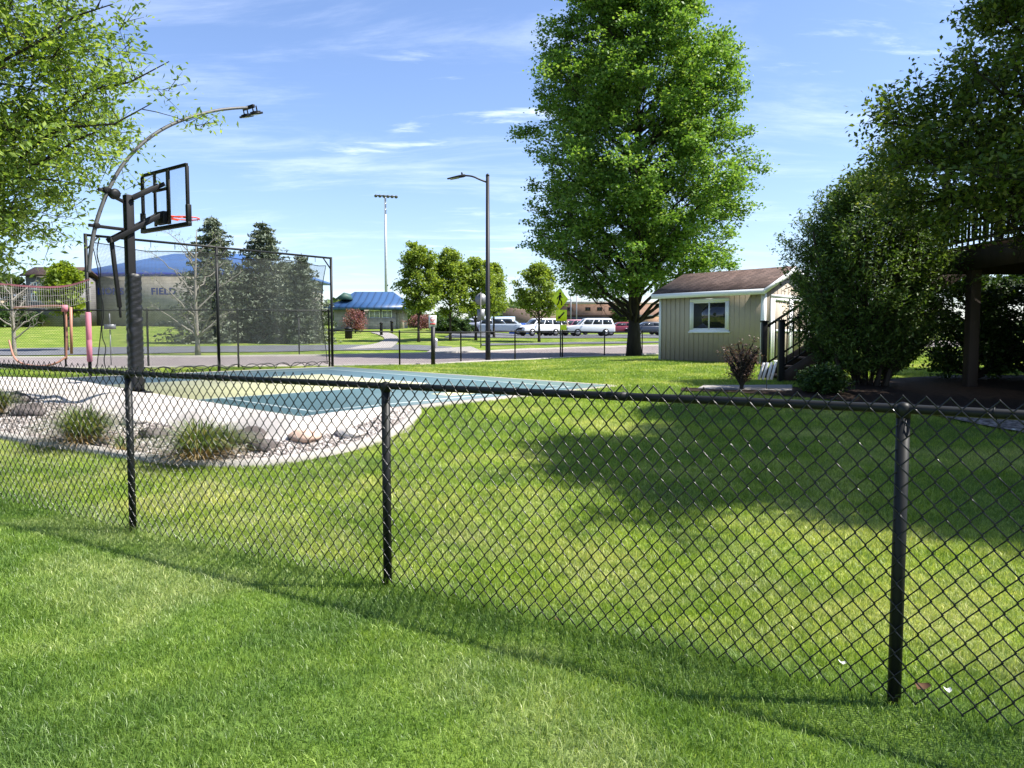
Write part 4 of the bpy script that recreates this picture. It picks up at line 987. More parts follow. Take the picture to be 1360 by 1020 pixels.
# stairs
sx0, sx1, sy0, sy1 = 5.75, 9.4, 16.05, 17.15; sz0 = GH(5.75, 16.5)
def sz(x): return sz0 + (ZD - sz0) * (x - sx0) / (sx1 - sx0)
for yy in (sy0, sy1):
    b = MB(); b.prism([(sx0 - .12, yy - .03, sz0 - .02), (sx0 + .35, yy - .03, sz0 - .02), (sx1, yy - .03, ZD - .42), (sx1, yy - .03, ZD), (sx0 - .12, yy - .03, sz0 + .18)], (0, .06, 0)); b.build('stair_stringer', M['deckwood'], dk)
for k in range(14):
    b = MB(); xx = sx0 + (sx1 - sx0) * (k + .3) / 14; b.box((xx, (sy0 + sy1) / 2, sz(xx) + .05), (.28, sy1 - sy0 - .08, .04)); b.build('stair_tread', M['deckwood'], dk)
nx_ = wx(1039, 16.0)
for yy in (sy0, sy1):
    b = MB(); b.box((nx_, yy, sz0 + .62), (.115, .115, 1.28)); b.box((nx_, yy, sz0 + 1.28), (.15, .15, .04)); b.build('newel_post', M['blackmetal'], dk, bevel=.006)
    b = MB(); b.bar((nx_, yy, sz0 + 1.13), (sx1, yy, ZD + 1.0), .05, .05); b.bar((nx_, yy, sz0 + .3), (sx1, yy, ZD + .17), .035, .035)
    b.build('handrail', M['blackmetal'], dk)
    b = MB()
    for k in range(27):
        xx = nx_ + .12 + k * .13; f_ = (xx - nx_) / (sx1 - nx_)
        if f_ < 1: b.box((xx, yy, (sz0 + .3 + (ZD + .17 - sz0 - .3) * f_ + sz0 + 1.13 + (ZD - .13 - sz0) * f_) / 2), (.02, .02, .82))
    tag(b.build('stair_balusters', M['blackmetal'], dk), kind='stuff')

# pale garden stake fan beside the slab
p = G(1018, 519)
gs = thing('garden_pinwheel', p, 'white slatted garden ornament on a thin stake beside the shrub', 'garden ornament')
b = MB(); b.tube([p, p + [0, 0, .3]], .008, 6); b.build('stake', M['galv'], gs)
for k, (dx, an) in enumerate(((-.1, .28), (-.03, .28), (.05, .22), (.12, .25))):
    b = MB(); c0 = p + [dx, 0, .36]; b.box(c0, (.045, .012, .32), (math.cos(an), 0, -math.sin(an)), (0, 1, 0), (math.sin(an), 0, math.cos(an))); b.build('slat', M['signwhite'], gs)

# ------------------------------------------------------------------ buildings
def wallbox(root, x0, x1, y0, y1, z0, z1, m, name='wall'):
    b = MB(); b.box(((x0 + x1) / 2, (y0 + y1) / 2, (z0 + z1) / 2), (x1 - x0, y1 - y0, z1 - z0)); return b.build(name, m, root)
def window(root, x0, x1, z0, z1, y, m=None, frame=None, pane='pane'):
    b = MB(); t = .12 * min(1, (x1 - x0))
    b.box(((x0 + x1) / 2, y - .05, z1 - t / 2), (x1 - x0, .1, t)); b.box(((x0 + x1) / 2, y - .05, z0 + t / 2), (x1 - x0, .1, t))
    for x in (x0 + t / 2, x1 - t / 2): b.box((x, y - .05, (z0 + z1) / 2), (t, .1, z1 - z0 - 2 * t))
    b.box(((x0 + x1) / 2, y - .045, (z0 + z1) / 2), (t * .6, .08, z1 - z0 - 2 * t))
    f = b.build('window', frame or M['whitepaint'], root)
    b = MB(); b.box(((x0 + x1) / 2, y - .02, (z0 + z1) / 2), (x1 - x0 - 2 * t, .03, z1 - z0 - 2 * t)); b.build(pane, m or M['windowglass'], f)
def hip(b, x0, x1, y0, y1, ze, zr, rx0, rx1, ov=.8, conc=0):
    ym = (y0 + y1) / 2; x0 -= ov; x1 += ov; y0 -= ov; y1 += ov
    E = [(x0, y0, ze), (x1, y0, ze), (x1, y1, ze), (x0, y1, ze)]; Rg = [(rx0, ym, zr), (rx1, ym, zr)]
    # intermediate ring for a flared eave
    f = .5; mz = ze + (zr - ze) * (f - conc)
    Mi = [(x0 + (rx0 - x0) * f, y0 + (ym - y0) * f, mz), (x1 + (rx1 - x1) * f, y0 + (ym - y0) * f, mz), (x1 + (rx1 - x1) * f, y1 + (ym - y1) * f, mz), (x0 + (rx0 - x0) * f, y1 + (ym - y1) * f, mz)]
    V = E + Mi + Rg + [(a, c, z - .35) for a, c, z in E]
    b.add(V, [np.array([(0, 1, 5, 4), (1, 2, 6, 5), (2, 3, 7, 6), (3, 0, 4, 7), (4, 5, 9, 8), (6, 7, 8, 9), (10, 11, 1, 0), (11, 12, 2, 1), (12, 13, 3, 2), (13, 10, 0, 3), (13, 12, 11, 10)]), np.array([(5, 6, 9), (7, 4, 8)])])
# stadium building with blue roof
Yb = 100; X0, X1 = wx(112, Yb), wx(385, Yb); zb_ = GH(X0, Yb) - .6; ze = at(200, 366, Yb)[2]; zr = at(200, 337, Yb + 9)[2]
fb_ = thing('field_house', (X0, Yb, zb_), 'long tan building with blue roof and blue lettering', 'building')
wallbox(fb_, X0, X1, Yb, Yb + 18, zb_, ze, M['block'])
b = MB(); hip(b, X0, X1, Yb, Yb + 18, ze + .3, zr, X0 + 8, X1 - 9, 1.0); rf_ = b.build('roof', M['blueroof_far'], fb_)
b = MB(); b.box(((X0 + X1) / 2, Yb - 1.05, ze + .05), (X1 - X0 + 2.2, .1, .5)); b.build('fascia', M['blueletter'], fb_)
X2 = wx(72, Yb)
wallbox(fb_, X2, X0 - .02, Yb + 3, Yb + 15, zb_, at(90, 366, Yb)[2], M['signwhite'], 'white_wing')
b = MB(); hip(b, X2, X0 + 1, Yb + 3, Yb + 15, at(90, 362, Yb)[2], at(100, 350, Yb)[2], X2 + 4, X0 + 2, .8); b.build('wing_roof', M['blueroof_far'], fb_)
def text(s_, px0, px1, yb, hpx, Yt, parent, m):
    cu = bpy.data.curves.new('lettering', 'FONT'); cu.body = s_; cu.size = 1; cu.extrude = .06; cu.offset = .025; cu.space_character = 1.12
    o = bpy.data.objects.new('lettering', cu); C.objects.link(o); bpy.context.view_layer.update()
    wd, ht = o.dimensions.x, .7
    me_ = bpy.data.meshes.new_from_object(o); bpy.data.objects.remove(o)
    x0, x1 = wx(px0, Yt), wx(px1, Yt); zb2 = at(px0, yb, Yt)[2]; h = hpx / F * Yt
    co = np.empty(len(me_.vertices) * 3, np.float32); me_.vertices.foreach_get('co', co); co = co.reshape(-1, 3)
    new = np.stack([x0 + (co[:, 0] - co[:, 0].min()) / wd * (x1 - x0), Yt - co[:, 2] , zb2 + co[:, 1] / ht * h], 1) - np.array(parent.location)
    me_.vertices.foreach_set('co', new.astype(np.float32).ravel()); me_.materials.clear(); me_.materials.append(m)
    o2 = bpy.data.objects.new('lettering', me_); C.objects.link(o2); o2.parent = parent; return o2
text('LIONS', 132, 166, 391, 8.5, Yb - .1, fb_, M['blueletter']); text('FIELD', 203, 235, 391, 8.5, Yb - .1, fb_, M['blueletter'])
# grey house
Yh = 94; X0, X1 = wx(37, Yh), wx(100, Yh); zb_ = GH(X0, Yh) - .4; ze = at(70, 366, Yh)[2]
gh = thing('grey_house', (X0, Yh, zb_), 'grey sided two storey house with rows of windows at far left', 'house')
M['greysiding'] = brick('grey_lap_siding', (.17, .165, .165), (.19, .185, .185), (.1, .1, .1), 9, .25, .015, .2, rot=(PI / 2, 0, 0))
wallbox(gh, X0, X1, Yh, Yh + 5, zb_, ze, M['greysiding'])
b = MB(); ym = Yh + 2.5; zp = at(60, 355, Yh)[2]
b.prism([(X0 - .4, Yh - .5, ze - .1), (X0 - .4, ym, zp), (X0 - .4, Yh + 5.5, ze - .1), (X0 - .4, Yh + 5.5, ze + .1), (X0 - .4, ym, zp + .25), (X0 - .4, Yh - .5, ze + .1)], (X1 - X0 + .8, 0, 0)); b.build('roof', M['shingle'], gh)
for i, px in enumerate((44, 58, 72, 86)):
    for (ya, yb2) in ((375, 384), (389, 400)): window(gh, wx(px, Yh), wx(px + 8, Yh), at(px, yb2, Yh)[2], at(px, ya, Yh)[2], Yh)
# pale house at the very left
Yh = 110; X0, X1 = wx(-90, Yh), wx(34, Yh); zb_ = GH(X0, Yh) - .4; ze = at(0, 398, Yh)[2]
ph = thing('pale_house', (X0, Yh, zb_), 'low pale house with grey roof at the extreme left', 'house')
wallbox(ph, X0, X1, Yh, Yh + 9, zb_, ze, mat('cream_siding', (.38, .32, .24), .7))
b = MB(); hip(b, X0, X1, Yh, Yh + 9, ze + .2, at(0, 387, Yh)[2], X0 + 4, X1 - 4, .6); b.build('roof', mat('slate_roof', (.12, .15, .18), .8), ph)
window(ph, wx(8, Yh), wx(18, Yh), at(8, 410, Yh)[2], at(8, 402, Yh)[2], Yh)
# pavilion
Yp = 90; X0, X1 = wx(444, Yp), wx(526, Yp); zb_ = GH(X0, Yp) - .5; ze = at(490, 408, Yp)[2]; zr = at(490, 387.5, Yp + 5)[2]
pv_ = thing('pavilion', (X0, Yp, zb_), 'small tan park building with flared bright blue roof', 'building')
wallbox(pv_, X0, X1, Yp, Yp + 10, zb_, ze, M['block'])
b = MB(); b.box(((X0 + X1) / 2 + 1.5, Yp - .06, zb_ + .95), (X1 - X0 - 3, .12, 1.9)); b.build('stone_wainscot', M['stone'], pv_)
M['pavroof'] = seam_roof('bright_blue_seam_roof', (.03, .08, .185), .8)
b = MB(); hip(b, X0, X1 + 1, Yp, Yp + 10, ze + .05, zr, wx(460, Yp), wx(514, Yp), 1.0, .12); b.build('roof', M['pavroof'], pv_)
b = MB(); gx0 = wx(444, Yp); gx1 = wx(464, Yp); b.prism([(gx0, Yp + .5, at(450, 397, Yp)[2]), (gx1, Yp + .5, at(450, 397, Yp)[2]), ((gx0 + gx1) / 2 + .2, Yp + .5, at(450, 388, Yp)[2])], (0, 4, 0)); b.build('dormer', mat('dark_green_panel', (.03, .08, .06), .6), pv_)
for a, c2 in ((490.5, 505), (507.5, 521)): window(pv_, wx(a, Yp), wx(c2, Yp), at(500, 423, Yp)[2], at(500, 411.5, Yp)[2], Yp, mat('frosted_pane', (.35, .36, .36), .3))
b = MB(); b.box((wx(479, Yp), Yp - .04, at(479, 422, Yp)[2]), (.9, .08, 2.1)); b.build('door', M['blackmetal'], pv_)
b = MB(); b.box((wx(533, Yp), Yp + .5, (zb_ + ze) / 2), (.5, .5, ze - zb_)); b.build('column', M['stone'], pv_)
# school
Ys = 150; X0, X1 = wx(672, Ys), wx(880, Ys); zb_ = GH(X0, Ys) - .6
sc_ = thing('school', (X0, Ys, zb_), 'long low red brown brick school beyond the car park', 'building')
wallbox(sc_, wx(745, Ys), X1, Ys, Ys + 20, zb_, at(800, 403, Ys)[2], M['redbrick'], 'wall')
wallbox(sc_, wx(668, Ys), wx(745, Ys) - .05, Ys - 2, Ys + 18, zb_, at(700, 412, Ys)[2], mat('dark_brick_wing', (.16, .11, .085), .85), 'wall')
wallbox(sc_, wx(672, Ys), wx(712, Ys), Ys + 4, Ys + 16, zb_, at(700, 408, Ys)[2], mat('brown_panel_wall', (.2, .14, .1), .8), 'upper_wall')
b = MB(); b.box(((wx(745, Ys) + X1) / 2, Ys - .1, at(800, 403, Ys)[2] + .1), (X1 - wx(745, Ys) + .4, .5, .5)); b.box((wx(720, Ys), Ys - .2, at(800, 417, Ys)[2]), (8, .5, 1.0)); b.build('parapet', mat('stone_coping', (.4, .34, .3), .8), sc_)
b = MB(); b.box(((wx(745, Ys) + X1) / 2, Ys - .15, at(800, 419, Ys)[2]), (X1 - wx(745, Ys), .3, .35)); b.build('string_course', mat('dark_band', (.09, .05, .04), .8), sc_)
b = MB(); b.box((wx(800, Ys), Ys - .2, at(800, 424, Ys)[2]), (20, .4, .9)); b.build('window_band', M['windowglass'], sc_)
for px in (753, 777, 792.5, 808, 825): window(sc_, wx(px, Ys), wx(px + 7, Ys), at(px, 413, Ys)[2], at(px, 408, Ys)[2], Ys, M['darkglass'], mat('brown_window_frame', (.08, .05, .04), .6))
# peach annex right of the trunk
Ya = 130; an = thing('brick_annex', (wx(865, Ya), Ya, GH(wx(865, Ya), Ya)), 'peach brick wall right of the maple trunk', 'building')
wallbox(an, wx(850, Ya), wx(905, Ya), Ya, Ya + 6, GH(wx(865, Ya), Ya) - .5, at(860, 420, Ya)[2], mat('peach_brick', (.5, .3, .19), .8), 'wall')
b = MB(); b.box(((wx(850, Ya) + wx(905, Ya)) / 2, Ya - .1, at(860, 419.5, Ya)[2]), (8, .4, .3)); b.build('coping', M['kerb'], an)
# white canopy tent + blue container
Yt = 92; tp = thing('canopy_tent', (wx(668, Yt), Yt, GH(wx(668, Yt), Yt)), 'pale blue ridge tent behind the white minivan', 'tent')
x0, x1 = wx(651, Yt), wx(684, Yt); ze = at(668, 430, Yt)[2]; zp = at(668, 420, Yt)[2]
b = MB(); b.prism([(x0, Yt, ze), (x0, Yt + 2.5, zp), (x0, Yt + 5, ze), (x0, Yt + 5, ze - .15), (x0, Yt + 2.5, zp - .15), (x0, Yt, ze - .15)], (x1 - x0, 0, 0)); b.build('canopy', mat('pale_blue_canvas', (.45, .6, .72), .6), tp)
for xx in (x0 + .1, x1 - .1):
    for yy in (Yt + .1, Yt + 4.9): b = MB(); b.box((xx, yy, (ze + GH(xx, yy)) / 2), (.08, .08, ze - GH(xx, yy))); b.build('pole', M['galv'], tp)
Yc = 90; x0, x1 = wx(676, Yc), wx(706, Yc); g0 = GH(x0, Yc)
ct = thing('blue_container', (x0, Yc, g0), 'bright blue container between minivan and white front facing vehicle', 'container')
b = MB(); b.box(((x0 + x1) / 2, Yc + 1.2, (g0 + at(690, 429, Yc)[2]) / 2), (x1 - x0, 2.4, at(690, 429, Yc)[2] - g0)); b.build('box', M['plastic_blue'], ct, bevel=.03)
b = MB()
for k in np.arange(x0 + .15, x1, .3): b.box((k, Yc - .02, (g0 + at(690, 429, Yc)[2]) / 2), (.08, .05, at(690, 429, Yc)[2] - g0 - .3))
b.build('ribs', M['plastic_blue'], ct)

# ------------------------------------------------------------------ vehicles
def car(px, Yc, ang, col, kind, label, colname):
    """side profile extruded with tumblehome; local x forward, y left"""
    P = {
        'suv':   dict(L=4.9, W=1.9, body=[(-2.45, .45), (-2.45, 1.05), (-2.38, 1.12), (1.2, 1.12), (2.15, 1.02), (2.4, .88), (2.45, .5), (2.3, .35), (-2.3, .35)], top=[(-2.38, 1.1), (-2.15, 1.72), (-1.9, 1.80), (.35, 1.80), (.6, 1.74), (1.25, 1.1)], wr=.37, wb=1.45),
        'van':   dict(L=5.1, W=1.95, body=[(-2.55, .4), (-2.55, 1.0), (-2.5, 1.1), (1.5, 1.1), (2.3, .92), (2.52, .7), (2.52, .4), (2.35, .3), (-2.4, .3)], top=[(-2.52, 1.08), (-2.3, 1.65), (-2.0, 1.76), (.5, 1.76), (.8, 1.7), (1.75, 1.08)], wr=.34, wb=1.55),
        'sedan': dict(L=4.7, W=1.8, body=[(-2.35, .4), (-2.35, .9), (-2.2, .98), (1.3, .95), (2.15, .85), (2.35, .68), (2.35, .4), (2.2, .28), (-2.2, .28)], top=[(-1.75, .96), (-1.1, 1.38), (-.7, 1.44), (.2, 1.44), (.5, 1.38), (1.3, .94)], wr=.33, wb=1.38),
        'pickup': dict(L=5.4, W=1.95, body=[(-2.7, .5), (-2.7, 1.1), (1.3, 1.12), (2.4, 1.05), (2.65, .9), (2.7, .5), (2.5, .4), (-2.6, .4)], top=[(-.75, 1.1), (-.6, 1.75), (-.4, 1.82), (.6, 1.82), (.8, 1.76), (1.4, 1.1)], wr=.4, wb=1.75),
    }[kind]
    x = wx(px, Yc); base = np.array([x, Yc, GH(x, Yc) + .07])
    root = thing('parked_car' if kind != 'pickup' else 'parked_pickup', base, label, {'suv': 'car', 'van': 'minivan', 'sedan': 'car', 'pickup': 'pickup truck'}[kind], 'vehicles in the far car park')
    fx = np.array([math.cos(ang), math.sin(ang), 0]); fy = np.array([-fx[1], fx[0], 0])
    def Wp(a, s_, z): return base + fx * a + fy * s_ + UP * z
    hwid = P['W'] / 2
    paint = mat('paint_' + colname, col, .25, .1, .6, .04)
    b = MB(); n = len(P['body']); V = []; 
    for s_, ins_ in ((-hwid, 0), (hwid, 0)): V += [Wp(a, s_, z) for a, z in P['body']]
    b.add(V, [np.array([(i, (i + 1) % n, n + (i + 1) % n, n + i) for i in range(n)]), np.array([list(range(n))[::-1]]), np.array([list(range(n, 2 * n))])])
    bd = b.build('body', paint, root, bevel=.05)
    top = P['top']; n = len(top); b = MB(); V = []
    zmin = top[0][1]; zmax = max(z for a, z in top)
    def wid(z): return hwid - .04 - .2 * (z - zmin) / (zmax - zmin)
    for s_ in (-1, 1): V += [Wp(a, s_ * wid(z), z) for a, z in top]
    b.add(V, [np.array([(i, (i + 1) % n, n + (i + 1) % n, n + i) for i in range(n)]), np.array([list(range(n))[::-1]]), np.array([list(range(n, 2 * n))])])
    b.build('cabin', paint, root, bevel=.03)
    # side windows: inset outline split by pillars
    zl, zh = zmin + .07, zmax - .13
    def xat(z, front):
        pts = sorted([(zz2, aa) for aa, zz2 in (top[-3:] if front else top[:3])]); return float(np.interp(z, [q[0] for q in pts], [q[1] for q in pts]))
    cuts = {'suv': 3, 'van': 3, 'sedan': 2, 'pickup': 2}[kind]
    for s_ in (-1, 1):
        for k in range(cuts):
            f0, f1 = k / cuts + .015, (k + 1) / cuts - .015
            q = []
            for z, ff in ((zl, f0), (zl, f1), (zh, f1), (zh, f0)):
                xa, xb = xat(z, False) + .12, xat(z, True) - .12; q.append(Wp(xa + (xb - xa) * ff, s_ * (wid(z) + .008), z))
            bb_ = MB(); bb_.prism(q, fy * -s_ * .012); bb_.build('side_window', M['darkglass'], root)
    for front in (True, False):
        z0_, z1_ = zmin + .08, zmax - .1; q = []
        for z, s_ in ((z0_, -1), (z0_, 1), (z1_, 1), (z1_, -1)): q.append(Wp(xat(z, front) + (.012 if front else -.012), s_ * (wid(z) - .1), z))
        bb_ = MB(); bb_.prism(q, fx * (-.01 if front else .01)); bb_.build('windscreen' if front else 'rear_window', M['darkglass'], root)
    for a in (P['wb'], -P['wb']):
        for s_ in (-1, 1):
            c0 = Wp(a, s_ * (hwid - .2), P['wr']); bb_ = MB(); bb_.lathe(c0, [(P['wr'] * .7, 0), (P['wr'], .02), (P['wr'], .2), (P['wr'] * .65, .225)], 20, fy * s_)
            w = bb_.build('wheel', M['rubber'], root); bb_ = MB(); bb_.lathe(c0, [(P['wr'] * .6, .2), (P['wr'] * .6, .228), (P['wr'] * .2, .24)], 14, fy * s_); bb_.build('rim', M['alloy'], w)
            # dark arch
    for s_ in (-1, 1):
        bb_ = MB(); bb_.box(Wp(P['L'] / 2 - .05, s_ * (hwid - .28), .82 if kind != 'sedan' else .68), (.08, .36, .18), fx); bb_.build('headlight', M['signwhite'], root)
        bb_ = MB(); bb_.box(Wp(-P['L'] / 2 + .03, s_ * (hwid - .15), .9 if kind != 'sedan' else .78), (.08, .22, .25 if kind != 'sedan' else .14), fx); bb_.build('taillight', M['red'], root)
        bb_ = MB(); bb_.box(Wp(xat(zmin, True) - .35, s_ * (hwid + .1), zmin + .1), (.12, .16, .14), fx); bb_.build('mirror', paint, root, bevel=.02)
    bb_ = MB(); bb_.box(Wp(P['L'] / 2 + .005, 0, .72 if kind != 'sedan' else .6), (.04, P['W'] * .5, .2), fx); bb_.build('grille', M['blackmetal'], root)
    bb_ = MB(); bb_.box(Wp(P['L'] / 2 - .02, 0, .46), (.14, P['W'] - .1, .16), fx); bb_.box(Wp(-P['L'] / 2 + .02, 0, .46), (.14, P['W'] - .1, .16), fx); bb_.build('bumper', M['blackmetal'], root, bevel=.02)
    for s_ in (-1, 1):
        bb_ = MB()
        bb_.box(Wp(0, s_ * (hwid + .006), .36), (P['wb'] * 2 - .85, .02, .14), fx); bb_.build('sill', M['blackmetal'], root)
    return root
white = (.78, .78, .78)
car(670, 80, R(-6), (.55, .6, .66), 'van', 'pale silver minivan seen side on just right of the street light pole', 'silver')
car(716, 80, R(212), white, 'suv', 'white sport utility vehicle with its nose toward the park', 'white')
car(741, 82, R(215), (.34, .25, .18), 'pickup', 'tan and black pickup partly behind the yellow crossing sign', 'tan')
car(757, 90, R(200), (.25, .08, .13), 'van', 'dark maroon minivan behind the crossing sign', 'maroon')
car(783, 79, R(188), white, 'suv', 'white estate style vehicle side on between crossing sign and maple trunk', 'white')
car(826, 83, R(185), (.22, .035, .05), 'sedan', 'dark red sedan just left of the maple trunk', 'dark_red')
car(861, 82, R(190), (.03, .04, .06), 'sedan', 'black sedan right of the maple trunk', 'black')
car(884, 90, R(190), (.45, .47, .5), 'sedan', 'silver sedan hidden mostly by the shed corner', 'silver_grey')
car(617, 84, R(170), (.5, .52, .58), 'sedan', 'silver car behind the young trees left of the stop sign', 'silver_light')
car(637, 88, R(260), (.62, .64, .7), 'van', 'white minivan seen end on behind the stop sign post', 'pale_white')

# ------------------------------------------------------------------ lamps, signs, street furniture
sp = np.array([wx(648, 31.2), 31.2, 0]); sp[2] = GH(sp[0], sp[1])
sl = thing('street_lamp', sp, 'tall dark street light with one curved arm and flat head', 'street light')
ht = at(645, 234, 31.2)[2] - sp[2]
b = MB(); b.tube([sp - UP * .1, sp + UP * .5, sp + UP * ht], [.11, .105, .07], 14); b.lathe(sp + UP * ht, [(.075, 0), (.075, .05), (.03, .1)], 12); b.build('pole', M['pole'], sl, smooth=True)
b = MB(); arm = smooth_curve([sp + UP * (ht - .25), at(637, 238.5, 31.1), at(628, 234, 31.0), at(616, 233, 31.0)], 2); b.tube(arm, .035, 10); b.build('arm', M['pole'], sl, smooth=True)
h0, h1 = at(618, 233, 31.0), at(594, 237.5, 31.0); dd = (h1 - h0) / np.linalg.norm(h1 - h0); nz = np.cross(dd, [0, 1, 0]); nz = nz if nz[2] > 0 else -nz
b = MB(); Lh = np.linalg.norm(h1 - h0); rows = []
for f, wd, th in ((0, .08, .1), (.12, .13, .12), (.35, .17, .1), (.7, .17, .06), (1, .12, .03)):
    c0 = h0 + dd * Lh * f; rows.append([c0 + np.array([0, wd * math.cos(a), 0]) + nz * th * .5 * math.sin(a) for a in np.linspace(0, 2 * PI, 13)])
b.grid(np.array(rows)); hd = b.build('lamp_head', M['pole'], sl, smooth=True)
b = MB(); b.box(h0 + dd * Lh * .6 - nz * .04, (.36, .24, .02), dd, (0, 1, 0), nz); b.build('lens', M['lens'], hd)
b = MB(); b.lathe(h0 + dd * .12 + nz * .04, [(.035, 0), (.035, .09), (.02, .11)], 10, nz); b.build('photocell', M['blackmetal'], hd)

Yf = 170; fp_ = np.array([wx(513.5, Yf), Yf, 0]); fp_[2] = GH(fp_[0], Yf)
fl_ = thing('stadium_light', fp_, 'very tall thin stadium floodlight mast above the pavilion roof', 'floodlight mast')
tz = at(513, 262, Yf)[2]
b = MB(); b.tube([fp_, (fp_[0], Yf, tz)], [.38, .22], 10); b.build('mast', mat('pale_galvanised_mast', (.42, .45, .46), .5, .2), fl_, smooth=True)
b = MB(); a0, a1 = at(498, 259.5, Yf), at(527, 261, Yf); b.bar(a0, a1, .25, .25); b.build('cross_arm', M['galv'], fl_)
for k in range(6):
    c0 = a0 + (a1 - a0) * (k + .2) / 5.4; b = MB(); b.lathe(c0 + [0, -.1, .1], [(.1, 0), (.36, .4), (.38, .46)], 12, (.2, -.7, -.6)); b.build('floodlight', M['galv'], fl_)

def sign_post(p, h, w=.06, m=None, root=None, name='post', r=None):
    b = MB(); b.box((p[0], p[1], p[2] + h / 2 - .05), (w, w, h + .1)); return b.build(name, m or M['galv'], root)
# parking sign post at the fence
p = np.array([wx(575, 28.4), 28.4, 0]); p[2] = GH(p[0], p[1])
t = thing('parking_sign', p, 'small red and white sign on a thick black post at the low fence', 'sign'); hh_ = at(575, 434, 28.4)[2] - p[2]
sign_post(p, hh_, .14, M['pole'], t); c0 = at(574.5, 427, 28.4)
b = MB(); b.box(c0, (.28, .02, .46)); pl_ = b.build('panel', M['signwhite'], t)
b = MB()
b.box(c0 + [0, -.014, .06], (.14, .008, .03)); b.box(c0 + [0, -.014, -.09], (.2, .008, .05)); b.tube([c0 + np.array([math.cos(a) * .075, -.014, .08 + math.sin(a) * .075]) for a in np.linspace(0, 2 * PI, 20)], .012, 5, False); b.build('marking', M['red'], pl_)
# stop sign seen from the back
p = np.array([wx(638.5, 52), 52, 0]); p[2] = GH(p[0], p[1])
t = thing('stop_sign', p, 'back of an octagonal sign with grey plate below, left of the lamp pole', 'sign'); sign_post(p, at(639, 388, 52)[2] - p[2], .07, M['galv'], t)
c0 = at(638.5, 397.5, 51.9); c0[1] = 52.06
oc = [c0 + np.array([math.cos(R(22.5 + 45 * k)) * .42, 0, math.sin(R(22.5 + 45 * k)) * .42]) for k in range(8)]; b = MB(); b.prism(oc, (0, .02, 0)); b.build('octagon_panel', M['signback'], t)
b = MB(); b.box((c0[0], 52.07, at(639, 418, 52)[2]), (.5, .02, .75)); b.build('lower_panel', M['signback'], t)
# pedestrian crossing sign
p = np.array([wx(744.5, 34.6), 34.6, 0]); p[2] = GH(p[0], p[1])
t = thing('crossing_sign', p, 'fluorescent yellow green pedestrian crossing sign with arrow plate', 'sign'); sign_post(p, at(744, 386, 34.6)[2] - p[2], .06, M['galv'], t)
tl = R(7)
def sg(c, u, z, dy=0): return c + np.array([u * math.cos(tl) - z * math.sin(tl) * 0, dy, z])
c0 = at(743.5, 397.5, 34.53); s_ = .47
b = MB(); b.prism([sg(c0, 0, s_), sg(c0, s_ * .82, 0), sg(c0, 0, -s_), sg(c0, -s_ * .82, 0)], (0, .02, 0)); dp = b.build('diamond_panel', M['yellow'], t)
b = MB()
def limb(q, w): 
    for a0_, a1_ in zip(q[:-1], q[1:]): b.bar(sg(c0, *a0_, -.012), sg(c0, *a1_, -.012), .01, w, (0.01, 0, 1) if abs(a1_[0] - a0_[0]) > abs(a1_[1] - a0_[1]) else (1, 0, .01))
b.lathe(sg(c0, .02, .26, -.012), [(.05, 0), (.05, .008)], 12, (0, -1, 0)); limb([(.015, .2), (-.01, 0)], .09); limb([(0, .02), (.09, -.12), (.08, -.27)], .05); limb([(-.02, .02), (-.05, -.14), (-.12, -.26)], .05); limb([(.02, .18), (.11, .06)], .04); limb([(.0, .18), (-.1, .07), (-.13, .0)], .04)
b.build('person_symbol', M['blackmetal'], dp)
c1 = at(745.5, 419, 34.53)
b = MB(); b.box(c1, (.5, .02, .5)); ap_ = b.build('arrow_panel', M['yellow'], t)
b = MB(); b.bar(c1 + [.13, -.016, .14], c1 + [-.11, -.016, -.12], .01, .06, (1, 0, -1)); b.prism([c1 + [-.16, -.016, -.16], c1 + [-.01, -.016, -.13], c1 + [-.13, -.016, 0]], (0, .008, 0)); b.build('arrow', M['blackmetal'], ap_)
b = MB(); b.box((c1[0] + .1, 34.57, at(745, 435, 34.6)[2]), (.28, .12, .24)); b.build('beacon_box', M['yellow'], t, bevel=.01)
# small posts, trash can, pale markers
for px, yb, yt, lab in ((506.5, 446.5, 429.5, 'black bollard nearer the pavilion path'), (520.5, 442.5, 430.5, 'black bollard farther along the pavilion path')):
    Yq = 72 if px < 510 else 78; p = np.array([wx(px, Yq), Yq, 0]); p[2] = GH(p[0], Yq); b = MB(); b.lathe(p, [(.14, -.1), (.14, .95), (.11, 1.05), (.17, 1.08), (.17, 1.2), (.05, 1.26)], 12); tag(b.build('bollard', M['blackmetal'], smooth=False, origin=p), lab, 'bollard', 'bollards by the pavilion path')
Yq = 66; p = np.array([wx(463, Yq), Yq, 0]); p[2] = GH(p[0], Yq); b = MB(); b.lathe(p, [(.26, 0), (.32, .05), (.32, .78), (.34, .8), (.34, .86), (.2, .98), (.05, 1.0)], 16); tag(b.build('trash_can', M['blackmetal'], origin=p), 'dark round litter bin on the grass left of the bollards', 'litter bin')
Yq = 38; p = np.array([wx(397, Yq), Yq, 0]); p[2] = GH(p[0], Yq); b = MB(); b.tube([p, p + UP * 1.9], .035, 8); tag(b.build('stake_post', M['blackmetal'], origin=p), 'thin dark post standing in the grass behind the right half of the net', 'post')
Yq = 50; p = np.array([wx(578.5, Yq), Yq, 0]); p[2] = GH(p[0], Yq); b = MB(); b.lathe(p, [(.12, 0), (.12, .5), (.15, .52), (.1, .68), (.04, .72)], 12); tag(b.build('utility_marker', M['signwhite'], origin=p), 'short white post cap beside the black sign post', 'marker')
